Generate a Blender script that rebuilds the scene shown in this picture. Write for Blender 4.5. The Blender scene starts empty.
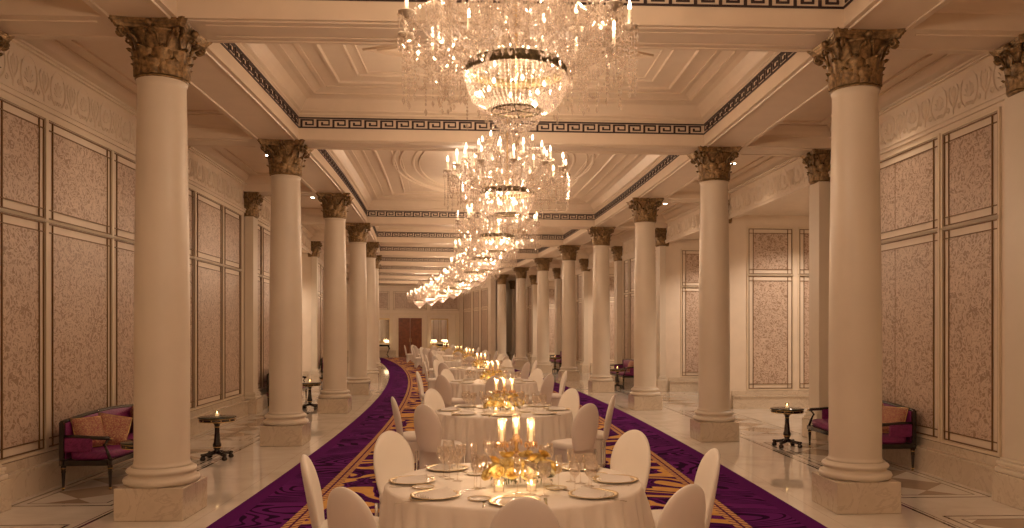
import bpy, math, random
from math import sin, cos, pi, sqrt, atan2, radians
random.seed(7)
RAD = 183.1            # the hall bends gently to the left along this radius
BAY = 4.99; S0 = 8.07  # column spacing, first visible column
EYE = 1.8
WCOL = 3.44; WWALL = 5.31; HC = 4.72
S_BEG, S_END = -7.0, 55.0
C = bpy.context.scene.collection

def P(s, u, z=0.0):
    t = s / RAD
    return (RAD * (cos(t) - 1) + u * cos(t), RAD * sin(t) + u * sin(t), z)
def TH(s): return s / RAD
def SK(k): return S0 + BAY * k

# ------------------------------------------------------------------ materials
MATS = {}
def nt(name):
    m = bpy.data.materials.new(name); m.use_nodes = True
    t = m.node_tree; b = t.nodes['Principled BSDF']; MATS[name] = m
    return m, t, b
def N(t, kind, **kw):
    n = t.nodes.new(kind)
    for k, v in kw.items(): setattr(n, k, v)
    return n
def mth(t, op, a, b=None, c=None, clamp=False):
    n = t.nodes.new('ShaderNodeMath'); n.operation = op; n.use_clamp = clamp
    for i, v in enumerate((a, b, c)):
        if v is None: continue
        if isinstance(v, (int, float)): n.inputs[i].default_value = v
        else: t.links.new(v, n.inputs[i])
    return n.outputs[0]
def mixc(t, f, a, b):
    n = t.nodes.new('ShaderNodeMix'); n.data_type = 'RGBA'
    for i, v in ((0, f), (6, a), (7, b)):
        if isinstance(v, (int, float)): n.inputs[i].default_value = v
        elif isinstance(v, tuple): n.inputs[i].default_value = (*v, 1) if len(v) == 3 else v
        else: t.links.new(v, n.inputs[i])
    return n.outputs[2]
def ramp(t, f, stops, interp='LINEAR'):
    n = t.nodes.new('ShaderNodeValToRGB'); n.color_ramp.interpolation = interp
    e = n.color_ramp.elements
    while len(e) < len(stops): e.new(0.5)
    for x, (p, c) in zip(e, stops):
        x.position = p; x.color = (*c, 1)
    t.links.new(f, n.inputs[0]); return n.outputs[0]
def bump(t, b, h, dist=0.01, strength=0.5):
    n = t.nodes.new('ShaderNodeBump'); n.inputs['Distance'].default_value = dist
    n.inputs['Strength'].default_value = strength
    t.links.new(h, n.inputs['Height']); t.links.new(n.outputs[0], b.inputs['Normal'])
def noise(t, vec, scale, detail=3, rough=.5, dist=0.0, out=0):
    n = t.nodes.new('ShaderNodeTexNoise'); n.inputs['Scale'].default_value = scale
    n.inputs['Detail'].default_value = detail; n.inputs['Roughness'].default_value = rough
    n.inputs['Distortion'].default_value = dist
    t.links.new(vec, n.inputs['Vector']); return n.outputs[out]
def mapping(t, vec, scale=(1, 1, 1), rot=(0, 0, 0), loc=(0, 0, 0)):
    n = t.nodes.new('ShaderNodeMapping'); n.inputs['Scale'].default_value = scale
    n.inputs['Rotation'].default_value = rot; n.inputs['Location'].default_value = loc
    t.links.new(vec, n.inputs[0]); return n.outputs[0]
def objc(t): return t.nodes.new('ShaderNodeTexCoord').outputs['Object']
def uvc(t): return t.nodes.new('ShaderNodeTexCoord').outputs['UV']

def plain(name, col, rough=.5, metal=0.0, var=0.0, vscale=4.0, bmp=0.0, bscale=30, sheen=0.0, coat=0.0, spec=None):
    m, t, b = nt(name)
    b.inputs['Roughness'].default_value = rough; b.inputs['Metallic'].default_value = metal
    if sheen: b.inputs['Sheen Weight'].default_value = sheen
    if coat: b.inputs['Coat Weight'].default_value = coat; b.inputs['Coat Roughness'].default_value = .1
    if spec is not None: b.inputs['Specular IOR Level'].default_value = spec
    f = noise(t, objc(t), vscale, 4)
    v = max(var, .03)
    lo = tuple(c * (1 - v) for c in col); hi = tuple(min(1, c * (1 + v)) for c in col)
    t.links.new(ramp(t, f, [(.3, lo), (.7, hi)]), b.inputs['Base Color'])
    if bmp: bump(t, b, noise(t, objc(t), bscale, 3), bmp, .6)
    return m
plain('cream_plaster', (.76, .655, .535), .45, var=.03)
plain('ceiling_paint', (.74, .62, .49), .4, var=.02)
plain('column_stone', (.70, .62, .51), .38, var=.035, vscale=2)
plain('panel_wood', (.74, .635, .49), .4)
plain('gold_line', (.20, .115, .05), .45, .4)
plain('key_dark', (.035, .018, .02), .5)
plain('bronze', (.23, .145, .065), .42, .5, var=.6, vscale=28, bmp=.004, bscale=60)
plain('gilt', (.62, .42, .17), .3, .8, var=.3, vscale=40)
plain('gold_band', (.085, .058, .02), .55, .3, var=.45, vscale=60, bmp=.003, bscale=120)
plain('black_lacquer', (.018, .010, .009), .22, coat=.4)
plain('dark_marble_top', (.045, .05, .035), .12, var=.5, vscale=15)
plain('ivory_spandex', (.90, .85, .79), .5, sheen=.1, bmp=.0006, bscale=400)
plain('ivory_cloth', (.92, .85, .77), .5, sheen=.1, bmp=.0008, bscale=300)
plain('napkin_white', (.92, .88, .84), .6)
plain('porcelain', (.90, .86, .80), .15)
plain('pale_gold', (.70, .55, .32), .35, .7)
plain('silver', (.75, .72, .68), .2, 1.0)
plain('candle_wax', (.52, .43, .33), .5)
plain('door_wood', (.20, .06, .022), .35, var=.3, vscale=6)
plain('door_dark_wood', (.09, .028, .012), .35)
plain('stem_green', (.10, .16, .04), .5, var=.4, vscale=30)
plain('mirror_glass', (.8, .8, .78), .03, 1.0)
plain('shade_fabric', (.9, .8, .6), .6)

def emis(name, col, st):
    m, t, b = nt(name)
    b.inputs['Base Color'].default_value = (*col, 1)
    b.inputs['Emission Color'].default_value = (*col, 1); b.inputs['Emission Strength'].default_value = st
    return m
emis('bulb_glow', (1, .76, .52), 12)
emis('flame_glow', (1, .66, .30), 22)
emis('wax_glow', (1, .70, .38), 1.1)
emis('shade_glow', (1, .74, .44), 4.0)
emis('downlight_glow', (1, .82, .62), 30)
emis('sconce_glow', (1, .8, .55), 8)

def glassy(name, tint, gloss, body, rough=.05, bodycol=(.9, .8, .7)):
    m, t, b = nt(name); t.nodes.remove(b)
    out = t.nodes['Material Output']
    tr = N(t, 'ShaderNodeBsdfTransparent'); tr.inputs[0].default_value = (*tint, 1)
    gl = N(t, 'ShaderNodeBsdfGlossy'); gl.inputs['Roughness'].default_value = rough
    gl.inputs['Color'].default_value = (1, .96, .92, 1)
    df = N(t, 'ShaderNodeBsdfTranslucent'); df.inputs[0].default_value = (*bodycol, 1)
    lw = N(t, 'ShaderNodeLayerWeight'); lw.inputs[0].default_value = .35
    f = mth(t, 'MULTIPLY_ADD', lw.outputs['Facing'], 1.0 - gloss, gloss, True)
    f = mth(t, 'MULTIPLY', f, .85)
    m1 = N(t, 'ShaderNodeMixShader'); t.links.new(f, m1.inputs[0])
    t.links.new(tr.outputs[0], m1.inputs[1]); t.links.new(gl.outputs[0], m1.inputs[2])
    m2 = N(t, 'ShaderNodeMixShader'); m2.inputs[0].default_value = body
    t.links.new(m1.outputs[0], m2.inputs[1]); t.links.new(df.outputs[0], m2.inputs[2])
    t.links.new(m2.outputs[0], out.inputs[0]); return m
glassy('crystal', (.97, .94, .91), .32, .15, .10)
glassy('clear_glass', (.98, .97, .96), .13, .015, .03)
glassy('hurricane_glass', (1, .97, .9), .08, .03, .05, (1, .85, .6))
glassy('amber_crystal', (.97, .82, .6), .35, .25, .1, (.9, .62, .35))

# polished marble floor: warm beige slabs, inlaid dark lines, UV = (along, across) in metres
def floor_mat():
    m, t, b = nt('marble_floor'); uv = uvc(t)
    sx = N(t, 'ShaderNodeSeparateXYZ'); t.links.new(uv, sx.inputs[0]); S, U = sx.outputs[0], sx.outputs[1]
    f = noise(t, uv, 1.1, 6, .6, 1.4)
    base = ramp(t, f, [(.25, (.62, .56, .48)), (.5, (.74, .68, .60)), (.75, (.80, .75, .67))])
    au = mth(t, 'ABSOLUTE', U)
    # joints between the slabs
    def line(x, c, w): return mth(t, 'COMPARE', x, c, w)
    ph = mth(t, 'FRACT', mth(t, 'DIVIDE', mth(t, 'SUBTRACT', S, S0 - BAY * 10), BAY))      # 0..1 along a bay
    sb = mth(t, 'MULTIPLY', ph, BAY)
    j = mth(t, 'COMPARE', mth(t, 'FRACT', mth(t, 'DIVIDE', S, BAY / 5)), 0.0, .004)
    j = mth(t, 'MAXIMUM', j, line(au, 3.0, .004))
    base = mixc(t, mth(t, 'MULTIPLY', j, .35), base, (.30, .22, .15))
    # brown diamonds in the aisle bay
    inn = mth(t, 'MULTIPLY', mth(t, 'MULTIPLY', mth(t, 'GREATER_THAN', au, 4.22), mth(t, 'LESS_THAN', au, 5.02)),
              mth(t, 'MULTIPLY', mth(t, 'GREATER_THAN', sb, .55), mth(t, 'LESS_THAN', sb, BAY - .55)))
    dx = mth(t, 'ABSOLUTE', mth(t, 'SUBTRACT', mth(t, 'FRACT', mth(t, 'DIVIDE', sb, .78)), .5))
    dy = mth(t, 'ABSOLUTE', mth(t, 'DIVIDE', mth(t, 'SUBTRACT', au, 4.62), .80))
    dia = mth(t, 'LESS_THAN', mth(t, 'ADD', dx, dy), .5)
    base = mixc(t, mth(t, 'MULTIPLY', mth(t, 'MULTIPLY', inn, dia), .75), base, mixc(t, f, (.22, .13, .07), (.36, .24, .15)))
    # dark inlaid frames round each aisle bay
    def rect(u0, u1, s0, w):
        inu = mth(t, 'MULTIPLY', mth(t, 'GREATER_THAN', au, u0 - w), mth(t, 'LESS_THAN', au, u1 + w))
        ins = mth(t, 'MULTIPLY', mth(t, 'GREATER_THAN', sb, s0 - w), mth(t, 'LESS_THAN', sb, BAY - s0 + w))
        lu = mth(t, 'MAXIMUM', line(au, u0, w), line(au, u1, w))
        ls = mth(t, 'MAXIMUM', line(sb, s0, w), line(sb, BAY - s0, w))
        return mth(t, 'MAXIMUM', mth(t, 'MULTIPLY', lu, ins), mth(t, 'MULTIPLY', ls, inu))
    L = mth(t, 'MAXIMUM', rect(4.12, 5.12, .42, .014), rect(4.22, 5.02, .55, .008))
    L = mth(t, 'MAXIMUM', L, line(au, 3.97, .016)); L = mth(t, 'MAXIMUM', L, line(au, 4.02, .006))
    base = mixc(t, L, base, (.05, .03, .02))
    t.links.new(base, b.inputs['Base Color'])
    b.inputs['Roughness'].default_value = .055; b.inputs['Specular IOR Level'].default_value = .8
    return m
floor_mat()

def marble():
    m, t, b = nt('base_marble'); o = objc(t)
    f = noise(t, o, 2.2, 8, .62, 1.8)
    c = ramp(t, f, [(.3, (.58, .49, .38)), (.47, (.63, .54, .43)), (.5, (.52, .43, .33)), (.53, (.64, .55, .44)), (.8, (.60, .51, .40))])
    t.links.new(c, b.inputs['Base Color']); b.inputs['Roughness'].default_value = .14
    b.inputs['Specular IOR Level'].default_value = .6
marble()

# damask wall fabric
def damask(name, a, bcol, scale, rough=.55, lo=.44, hi=.52):
    m, t, b = nt(name); uv = uvc(t)
    v = noise(t, uv, 2.0 * scale, 2, .5, 0, 1)
    n1 = noise(t, uv, 9 * scale, 2, .5, 2.2)
    n2 = noise(t, mapping(t, uv, rot=(0, 0, .8), loc=(3, 7, 0)), 14 * scale, 1, .5, 3.0)
    w = mth(t, 'ABSOLUTE', mth(t, 'SUBTRACT', n1, .5)); w = mth(t, 'MULTIPLY', w, 9, None, True)
    w2 = mth(t, 'GREATER_THAN', n2, .55)
    f = mth(t, 'MAXIMUM', mth(t, 'SUBTRACT', 1, w, None, True), mth(t, 'MULTIPLY', w2, .7))
    t.links.new(mixc(t, f, a, bcol), b.inputs['Base Color'])
    b.inputs['Roughness'].default_value = rough
    bump(t, b, f, .003, .5)
damask('wall_damask', (.33, .225, .155), (.66, .53, .43), .8, .36)
damask('settee_damask', (.14, .006, .085), (.26, .03, .17), 2.6, .42)
damask('pillow_fabric', (.55, .36, .18), (.24, .025, .045), 2.2, .5)

def carpet():
    m, t, b = nt('carpet_pile'); uv = uvc(t)
    sx = N(t, 'ShaderNodeSeparateXYZ'); t.links.new(uv, sx.inputs[0]); S, U = sx.outputs[0], sx.outputs[1]
    au = mth(t, 'ABSOLUTE', U)
    # outer field: purple with dark ripples
    n = noise(t, mapping(t, uv, (.95, .42, 1)), 1.0, 1.5, .4, .8)
    rip = mth(t, 'FRACT', mth(t, 'MULTIPLY', n, 30.0))
    rip = mth(t, 'ABSOLUTE', mth(t, 'SUBTRACT', rip, .5))
    rf = mth(t, 'LESS_THAN', rip, mth(t, 'MULTIPLY_ADD', noise(t, uv, 2.2, 2), .75, -.17))
    pur = mixc(t, rf, (.13, .016, .155), (.022, .003, .034))
    edge = mth(t, 'GREATER_THAN', au, 2.62)
    pur = mixc(t, edge, pur, (.10, .011, .12))
    # inner field: dark ground with gold scrolls
    g = noise(t, mapping(t, uv, (1.15, .8, 1), loc=(5, 2, 0)), .95, 1.2, .4, 1.6)
    gb = mth(t, 'ABSOLUTE', mth(t, 'SUBTRACT', mth(t, 'FRACT', mth(t, 'MULTIPLY', g, 3.6)), .5))
    gf = mth(t, 'GREATER_THAN', gb, .29)
    fine = mth(t, 'FRACT', mth(t, 'MULTIPLY', g, 22.0))
    ground = mixc(t, mth(t, 'GREATER_THAN', fine, .55), (.030, .004, .045), (.12, .014, .15))
    gold = mixc(t, noise(t, uv, 9, 3), (.52, .27, .07), (.80, .48, .18))
    inner = mixc(t, gf, ground, gold)
    col = mixc(t, mth(t, 'LESS_THAN', au, 1.98), pur, inner)
    # rope border
    d = mth(t, 'ABSOLUTE', mth(t, 'SUBTRACT', au, 2.05))
    tw = mth(t, 'FRACT', mth(t, 'ADD', mth(t, 'MULTIPLY', S, 9.0), mth(t, 'MULTIPLY', au, 9.0)))
    rope = mixc(t, mth(t, 'GREATER_THAN', tw, .3), (.16, .05, .06), (.62, .36, .17))
    rope = mixc(t, mth(t, 'COMPARE', d, .0, .012), rope, (.10, .02, .08))
    col = mixc(t, mth(t, 'LESS_THAN', d, .075), col, rope)
    t.links.new(col, b.inputs['Base Color']); b.inputs['Roughness'].default_value = .9
    b.inputs['Specular IOR Level'].default_value = .02
    bump(t, b, noise(t, uv, 220, 2), .004, .5)
carpet()
def rose_mat():
    m, t, b = nt('rose_petal'); o = N(t, 'ShaderNodeObjectInfo')
    c = ramp(t, o.outputs['Random'], [(0, (.97, .68, .18)), (.5, (.98, .80, .34)), (1, (.97, .88, .60))])
    t.links.new(c, b.inputs['Base Color']); b.inputs['Roughness'].default_value = .5
    b.inputs['Subsurface Weight'].default_value = 0
rose_mat()

# ------------------------------------------------------------------ mesh builder
class MB:
    def __init__(s): s.v = []; s.f = []; s.uv = {}; s.sm = []; s.mi = []; s.cm = 0
    def add(s, vs, fs, smooth=False, uvs=None):
        o = len(s.v); s.v += [tuple(p) for p in vs]
        for f in fs:
            s.f.append(tuple(o + i for i in f)); s.sm.append(smooth); s.mi.append(s.cm)
        if uvs is not None:
            for i, w in enumerate(uvs): s.uv[o + i] = w
        return s
    def box(s, x0, x1, y0, y1, z0, z1, M=None, sub=1):
        vs, uvs = [], []
        for i in range(sub + 1):
            x = x0 + (x1 - x0) * i / sub
            for y, z in ((y0, z0), (y1, z0), (y1, z1), (y0, z1)):
                vs.append((x, y, z)); uvs.append((x, z if abs(y1 - y0) < abs(z1 - z0) else y))
        fs = []
        for i in range(sub):
            for j in range(4):
                a, b = i * 4 + j, i * 4 + (j + 1) % 4
                fs.append((a, a + 4, b + 4, b))
        fs.append((0, 1, 2, 3)); e = sub * 4; fs.append((e + 3, e + 2, e + 1, e))
        if M: vs = [M(*p) for p in vs]
        return s.add(vs, fs, False, uvs)
    def bbox(s, x0, x1, y0, y1, z0, z1, r=.01, M=None):   # box with chamfered edges
        X = (x0, x1); Y = (y0, y1); Z = (z0, z1); vs = []; idx = {}
        for i in (0, 1):
            for j in (0, 1):
                for k in (0, 1):
                    sx, sy, sz = (1, -1)[i], (1, -1)[j], (1, -1)[k]
                    for a, d in enumerate(((0, r, r), (r, 0, r), (r, r, 0))):
                        idx[i, j, k, a] = len(vs)
                        vs.append((X[i] + sx * d[0], Y[j] + sy * d[1], Z[k] + sz * d[2]))
        fs = []
        for i in (0, 1): fs.append([idx[i, j, k, 0] for j, k in ((0, 0), (1, 0), (1, 1), (0, 1))])
        for j in (0, 1): fs.append([idx[i, j, k, 1] for i, k in ((0, 0), (1, 0), (1, 1), (0, 1))])
        for k in (0, 1): fs.append([idx[i, j, k, 2] for i, j in ((0, 0), (1, 0), (1, 1), (0, 1))])
        for i in (0, 1):
            for j in (0, 1): fs.append([idx[i, j, 0, 0], idx[i, j, 1, 0], idx[i, j, 1, 1], idx[i, j, 0, 1]])
        for i in (0, 1):
            for k in (0, 1): fs.append([idx[i, 0, k, 0], idx[i, 1, k, 0], idx[i, 1, k, 2], idx[i, 0, k, 2]])
        for j in (0, 1):
            for k in (0, 1): fs.append([idx[0, j, k, 1], idx[1, j, k, 1], idx[1, j, k, 2], idx[0, j, k, 2]])
        for i in (0, 1):
            for j in (0, 1):
                for k in (0, 1): fs.append([idx[i, j, k, 0], idx[i, j, k, 1], idx[i, j, k, 2]])
        if M: vs = [M(*p) for p in vs]
        uvs = [(p[0] * 1.0 + p[1] * .5, p[2] + p[1] * .5) for p in vs]
        return s.add(vs, fs, False, uvs)
    def lathe(s, prof, n=24, c=(0, 0, 0), smooth=True, fn=None, caps=True):
        vs, uvs = [], []
        for r, z in prof:
            for i in range(n):
                a = 2 * pi * i / n; q = (c[0] + r * cos(a), c[1] + r * sin(a), c[2] + z)
                if fn: q = fn(r, a, z)
                vs.append(q); uvs.append((i / n, z))
        fs = []
        for j in range(len(prof) - 1):
            for i in range(n):
                a, b = j * n + i, j * n + (i + 1) % n
                fs.append((a, b, b + n, a + n))
        if caps:
            if prof[0][0] > 1e-4: fs.append(tuple(reversed(range(n))))
            if prof[-1][0] > 1e-4: e = (len(prof) - 1) * n; fs.append(tuple(range(e, e + n)))
        return s.add(vs, fs, smooth, uvs)
    def tube(s, pts, r, n=8, smooth=True, closed=False):
        m = len(pts); vs = []; R = r if isinstance(r, (list, tuple)) else [r] * m
        up0 = (0, 0, 1)
        for i in range(m):
            a = pts[(i - 1) % m if closed else max(i - 1, 0)]; b = pts[(i + 1) % m if closed else min(i + 1, m - 1)]
            d = [b[k] - a[k] for k in range(3)]; L = sqrt(sum(x * x for x in d)) or 1; d = [x / L for x in d]
            up = (1, 0, 0) if abs(d[2]) > .95 else up0
            e = (d[1] * up[2] - d[2] * up[1], d[2] * up[0] - d[0] * up[2], d[0] * up[1] - d[1] * up[0])
            L = sqrt(sum(x * x for x in e)) or 1; e = [x / L for x in e]
            g = (d[1] * e[2] - d[2] * e[1], d[2] * e[0] - d[0] * e[2], d[0] * e[1] - d[1] * e[0])
            for j in range(n):
                q = 2 * pi * j / n
                vs.append(tuple(pts[i][k] + R[i] * (cos(q) * e[k] + sin(q) * g[k]) for k in range(3)))
        fs = []
        for i in range(m if closed else m - 1):
            for j in range(n):
                a, b = i * n + j, i * n + (j + 1) % n; c, d = ((i + 1) % m) * n + (j + 1) % n, ((i + 1) % m) * n + j
                fs.append((a, b, c, d))
        if not closed: fs.append(tuple(reversed(range(n)))); fs.append(tuple((m - 1) * n + j for j in range(n)))
        return s.add(vs, fs, smooth)
    def octa(s, x, y, z, r, h=None):
        h = h or r
        vs = [(x + r, y, z), (x, y + r, z), (x - r, y, z), (x, y - r, z), (x, y, z + h), (x, y, z - h)]
        return s.add(vs, [(0, 1, 4), (1, 2, 4), (2, 3, 4), (3, 0, 4), (1, 0, 5), (2, 1, 5), (3, 2, 5), (0, 3, 5)])
    def ribbon(s, pts, w, h, M, closed=False):          # raised ridge drawn on a plane, M(a, b, n)
        m = len(pts); vs = []
        for i in range(m):
            a = pts[(i - 1) % m if closed else max(i - 1, 0)]; b = pts[(i + 1) % m if closed else min(i + 1, m - 1)]
            dx, dy = b[0] - a[0], b[1] - a[1]; L = sqrt(dx * dx + dy * dy) or 1; nx, ny = -dy / L * w / 2, dx / L * w / 2
            x, y = pts[i]
            vs += [M(x + nx, y + ny, 0), M(x + nx * .5, y + ny * .5, h), M(x - nx * .5, y - ny * .5, h), M(x - nx, y - ny, 0)]
        fs = []
        for i in range(m if closed else m - 1):
            a = i * 4; b = ((i + 1) % m) * 4
            for j in range(3): fs.append((a + j, b + j, b + j + 1, a + j + 1))
        return s.add(vs, fs)
    def build(s, name, mat, parent=None, loc=None, rot=None):
        me = bpy.data.meshes.new(name)
        me.from_pydata(s.v, [], s.f)
        me.polygons.foreach_set('use_smooth', s.sm)
        if isinstance(mat, str): mat = [mat]
        for q in mat: me.materials.append(MATS[q])
        if len(mat) > 1: me.polygons.foreach_set('material_index', s.mi)
        if s.uv:
            L = me.uv_layers.new(name='UVMap'); d = [0.0] * (2 * len(me.loops))
            vi = [0] * len(me.loops); me.loops.foreach_get('vertex_index', vi)
            for i, q in enumerate(vi):
                w = s.uv.get(q, (0, 0)); d[2 * i] = w[0]; d[2 * i + 1] = w[1]
            L.data.foreach_set('uv', d)
        me.update(); me.validate()
        o = bpy.data.objects.new(name, me); C.objects.link(o)
        if parent: o.parent = parent
        if loc: o.location = loc
        if rot: o.rotation_euler = rot
        return o

def tag(o, label=None, cat=None, group=None, kind=None):
    if label: o['label'] = label
    if cat: o['category'] = cat
    if group: o['group'] = group
    if kind: o['kind'] = kind
    return o
def empty(name, loc=(0, 0, 0), rz=0.0):
    o = bpy.data.objects.new(name, None); C.objects.link(o); o.location = loc; o.rotation_euler = (0, 0, rz)
    o.empty_display_size = .1; return o
def copy_tree(o, parent=None):
    c = o.copy(); C.objects.link(c); c.parent = parent
    for ch in KIDS.get(o.name, [k for k in bpy.data.objects if k.parent == o]): copy_tree(ch, c)
    return c
KIDS = {}
def freeze(root):          # remember a prototype's children so that copying stays quick
    def rec(o):
        KIDS[o.name] = list(o.children)
        for c in o.children: rec(c)
    rec(root)
FRESH = set()
def put(proto, s, u, z=0, rz=0.0, label=None, group=None):
    if proto.name not in KIDS: freeze(proto)
    if proto.name in FRESH: o = copy_tree(proto)
    else: FRESH.add(proto.name); o = proto
    o.location = P(s, u, z); o.rotation_euler = (0, 0, TH(s) + rz)
    if label: o['label'] = label
    if group: o['group'] = group
    return o
ORD = ['nearest', 'second', 'third', 'fourth', 'fifth', 'sixth', 'seventh', 'eighth', 'ninth', 'tenth', 'eleventh']

# ------------------------------------------------------------------ floor and carpet
def sheet(name, mat, s0, s1, us, z, kind='structure', step=.8, th=0.0):
    m = MB(); n = max(1, int((s1 - s0) / step)); vs, uvs, fs = [], [], []; w = len(us)
    for i in range(n + 1):
        s = s0 + (s1 - s0) * i / n
        for u in us: vs.append(P(s, u, z)); uvs.append((s, u))
    for i in range(n):
        for j in range(w - 1):
            a = i * w + j; fs.append((a, a + 1, a + w + 1, a + w))
    m.add(vs, fs, False, uvs)
    if th:                                   # thin edges down to the floor
        for col in (0, w - 1):
            e = []
            for i in range(n + 1):
                s = s0 + (s1 - s0) * i / n; e += [P(s, us[col], z), P(s, us[col], z - th)]
            m.add(e, [(2 * i, 2 * i + 2, 2 * i + 3, 2 * i + 1) for i in range(n)], False, [(s0 + (s1 - s0) * (i // 2) / n, us[col]) for i in range(2 * n + 2)])
        for i in (0, n):
            s = s0 + (s1 - s0) * i / n
            m.add([P(s, us[0], z), P(s, us[-1], z), P(s, us[-1], z - th), P(s, us[0], z - th)], [(0, 1, 2, 3)], False, [(s, us[0]), (s, us[-1]), (s, us[-1]), (s, us[0])])
    o = m.build(name, mat)
    if kind: tag(o, kind=kind)
    return o
sheet('floor', 'marble_floor', S_BEG, S_END, [-8.6, -5.5, -3, 0, 3, 5.5, 8.6], 0)
cp = sheet('carpet_runner', 'carpet_pile', S_BEG + 1.5, 52.5, [-2.8, -1, 1, 2.8], .012, kind=None, th=.012)
tag(cp, 'long purple carpet with gold scrolls and rope border down the middle of the hall', 'carpet')

# ------------------------------------------------------------------ columns
def capital_mesh(half=.36, rb=.225, h=.52, ab=.075):
    m = MB()
    # bell
    m.lathe([(rb + .015, 0), (rb + .03, .012), (rb + .015, .025), (rb, .04), (rb + .005, .2), (rb + .03, .34), (rb + .075, h - ab - .02), (rb + .095, h - ab)], 24)
    def leaf(a, z0, L, w, out, r0):
        nu, nv = 6, 7; vs = []; fs = []
        for j in range(nv + 1):
            t = j / nv
            z = z0 + L * (t if t < .8 else .8 + (t - .8) * .3 - (t - .8) ** 2 * 2.2)
            rr = r0 + out * t ** 3 + .012
            ww = w * (.75 + .35 * sin(pi * min(1, t * 1.05))) * (1 - .75 * max(0, t - .72) / .28) * (1 + .13 * (1 if j % 2 else -1))
            for i in range(nu + 1):
                q = (i / nu - .5) * 2
                aa = a + q * ww / 2 / rr
                r2 = rr + .020 * (1 - abs(q)) - .012 * q * q + (.008 if i % 2 else 0)
                vs.append((r2 * cos(aa), r2 * sin(aa), z - .025 * abs(q) * t))
        for j in range(nv):
            for i in range(nu):
                a0 = j * (nu + 1) + i; fs.append((a0, a0 + 1, a0 + nu + 2, a0 + nu + 1))
        m.add(vs, fs, True)
    for i in range(8): leaf(2 * pi * i / 8, .03, .20, .18, .052, rb)
    for i in range(8): leaf(2 * pi * (i + .5) / 8, .03, .34, .17, .066, rb)
    # volutes: spirals at the corners and small pairs mid-face
    def spiral(a, r_c, z_c, R, turns=1.6, tr=.016, lean=1):
        pts = []
        n = 26
        for i in range(n + 1):
            t = i / n; q = pi * .9 - lean * 2 * pi * turns * t; rr = R * (1 - .82 * t)
            pr = r_c + rr * cos(q) * 1.0; pts.append((pr * cos(a), pr * sin(a), z_c + rr * sin(q)))
        m.tube(pts, [tr * (1.25 - .6 * i / n) for i in range(n + 1)], 6)
    for i in range(4):
        a = pi / 4 + i * pi / 2
        for da in (-.07, .07):
            m.tube([((rb + .03) * cos(a + da * 4), (rb + .03) * sin(a + da * 4), .27), ((rb + .07) * cos(a + da * 2.5), (rb + .07) * sin(a + da * 2.5), .37), ((half * 1.05) * cos(a + da), (half * 1.05) * sin(a + da), h - ab - .01)], [.012, .016, .018], 6)
            spiral(a + da, half * 1.04, h - ab - .045, .045, lean=1)
        b = i * pi / 2
        for da in (-.17, .17):
            m.tube([((rb + .03) * cos(b + da * 1.8), (rb + .03) * sin(b + da * 1.8), .26), ((rb + .06) * cos(b + da * 1.3), (rb + .06) * sin(b + da * 1.3), .38), ((rb + .09) * cos(b + da * .6), (rb + .09) * sin(b + da * .6), h - ab - .03)], .011, 6)
            spiral(b + da * .7, rb + .09, h - ab - .05, .035, 1.2, .011)
        # fleuron on the abacus
        rr = half * .86
        m.lathe([(0, -.045), (.03, -.03), (.045, 0), (.03, .03), (0, .045)], 8, c=(rr * cos(b), rr * sin(b), h - ab * .6))
        # rosette between leaves
    # abacus with concave sides
    for (z0, z1, k) in ((h - ab, h - ab * .62, .93), (h - ab * .62, h - ab * .3, .98), (h - ab * .3, h, 1.03)):
        ring = []
        for i in range(4):
            a = i * pi / 2
            for j in range(8):
                q = (j / 8 - .5) * 2 * .93
                inset = half * .16 * (1 - q * q)
                x = half * k - inset; y = q * half * k
                if j == 0: ring.append((half * k * cos(a) - (-half * k * .9) * sin(a), half * k * sin(a) + (-half * k * .9) * cos(a)))
                else: ring.append((x * cos(a) - y * sin(a), x * sin(a) + y * cos(a)))
            ring.append((half * k * cos(a) - half * k * .9 * sin(a), half * k * sin(a) + half * k * .9 * cos(a)))
        n = len(ring)
        m.add([(x * .97, y * .97, z0) for x, y in ring] + [(x, y, z1) for x, y in ring],
              [(i, (i + 1) % n, n + (i + 1) % n, n + i) for i in range(n)] + [tuple(range(n, 2 * n)), tuple(reversed(range(n)))])
    return m
def make_column():
    r = empty('column')
    m = MB(); m.bbox(-.32, .32, -.32, .32, 0, .31, .008); m.build('plinth', 'base_marble', r)
    m = MB(); m.lathe([(.315, .31), (.34, .325), (.35, .35), (.34, .375), (.315, .385), (.300, .39), (.292, .405), (.300, .42), (.312, .425), (.322, .44), (.312, .46), (.292, .467), (.285, .48)], 40)
    m.build('column_base', 'column_stone', r)
    m = MB(); m.lathe([(.28, .48), (.258, .50), (.252, .53), (.252, 1.6), (.245, 2.6), (.232, 3.5), (.220, 4.13), (.220, 4.17), (.232, 4.18), (.232, 4.20), (.218, 4.205)], 40)
    m.build('shaft', 'column_stone', r)
    o = capital_mesh(rb=.215).build('capital', 'bronze', r); o.location = (0, 0, 4.199)
    return r
colp = make_column()
tag(colp, 'x', 'column', kind='thing')
for side, sn in ((-1, 'left'), (1, 'right')):
    for i, k in enumerate(range(-1, 9)):
        if k == 8 and side == 1: continue
        if k == -1: lab = 'round cream column beside the camera at the start of the %s colonnade' % sn
        else: lab = 'round cream column with bronze leafy capital, %s in the %s colonnade' % (ORD[k] + ('' if k == 0 else ' from the front'), sn)
        o = put(colp, SK(k), side * WCOL, 0, 0, lab, 'columns of the %s colonnade' % sn)

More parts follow.
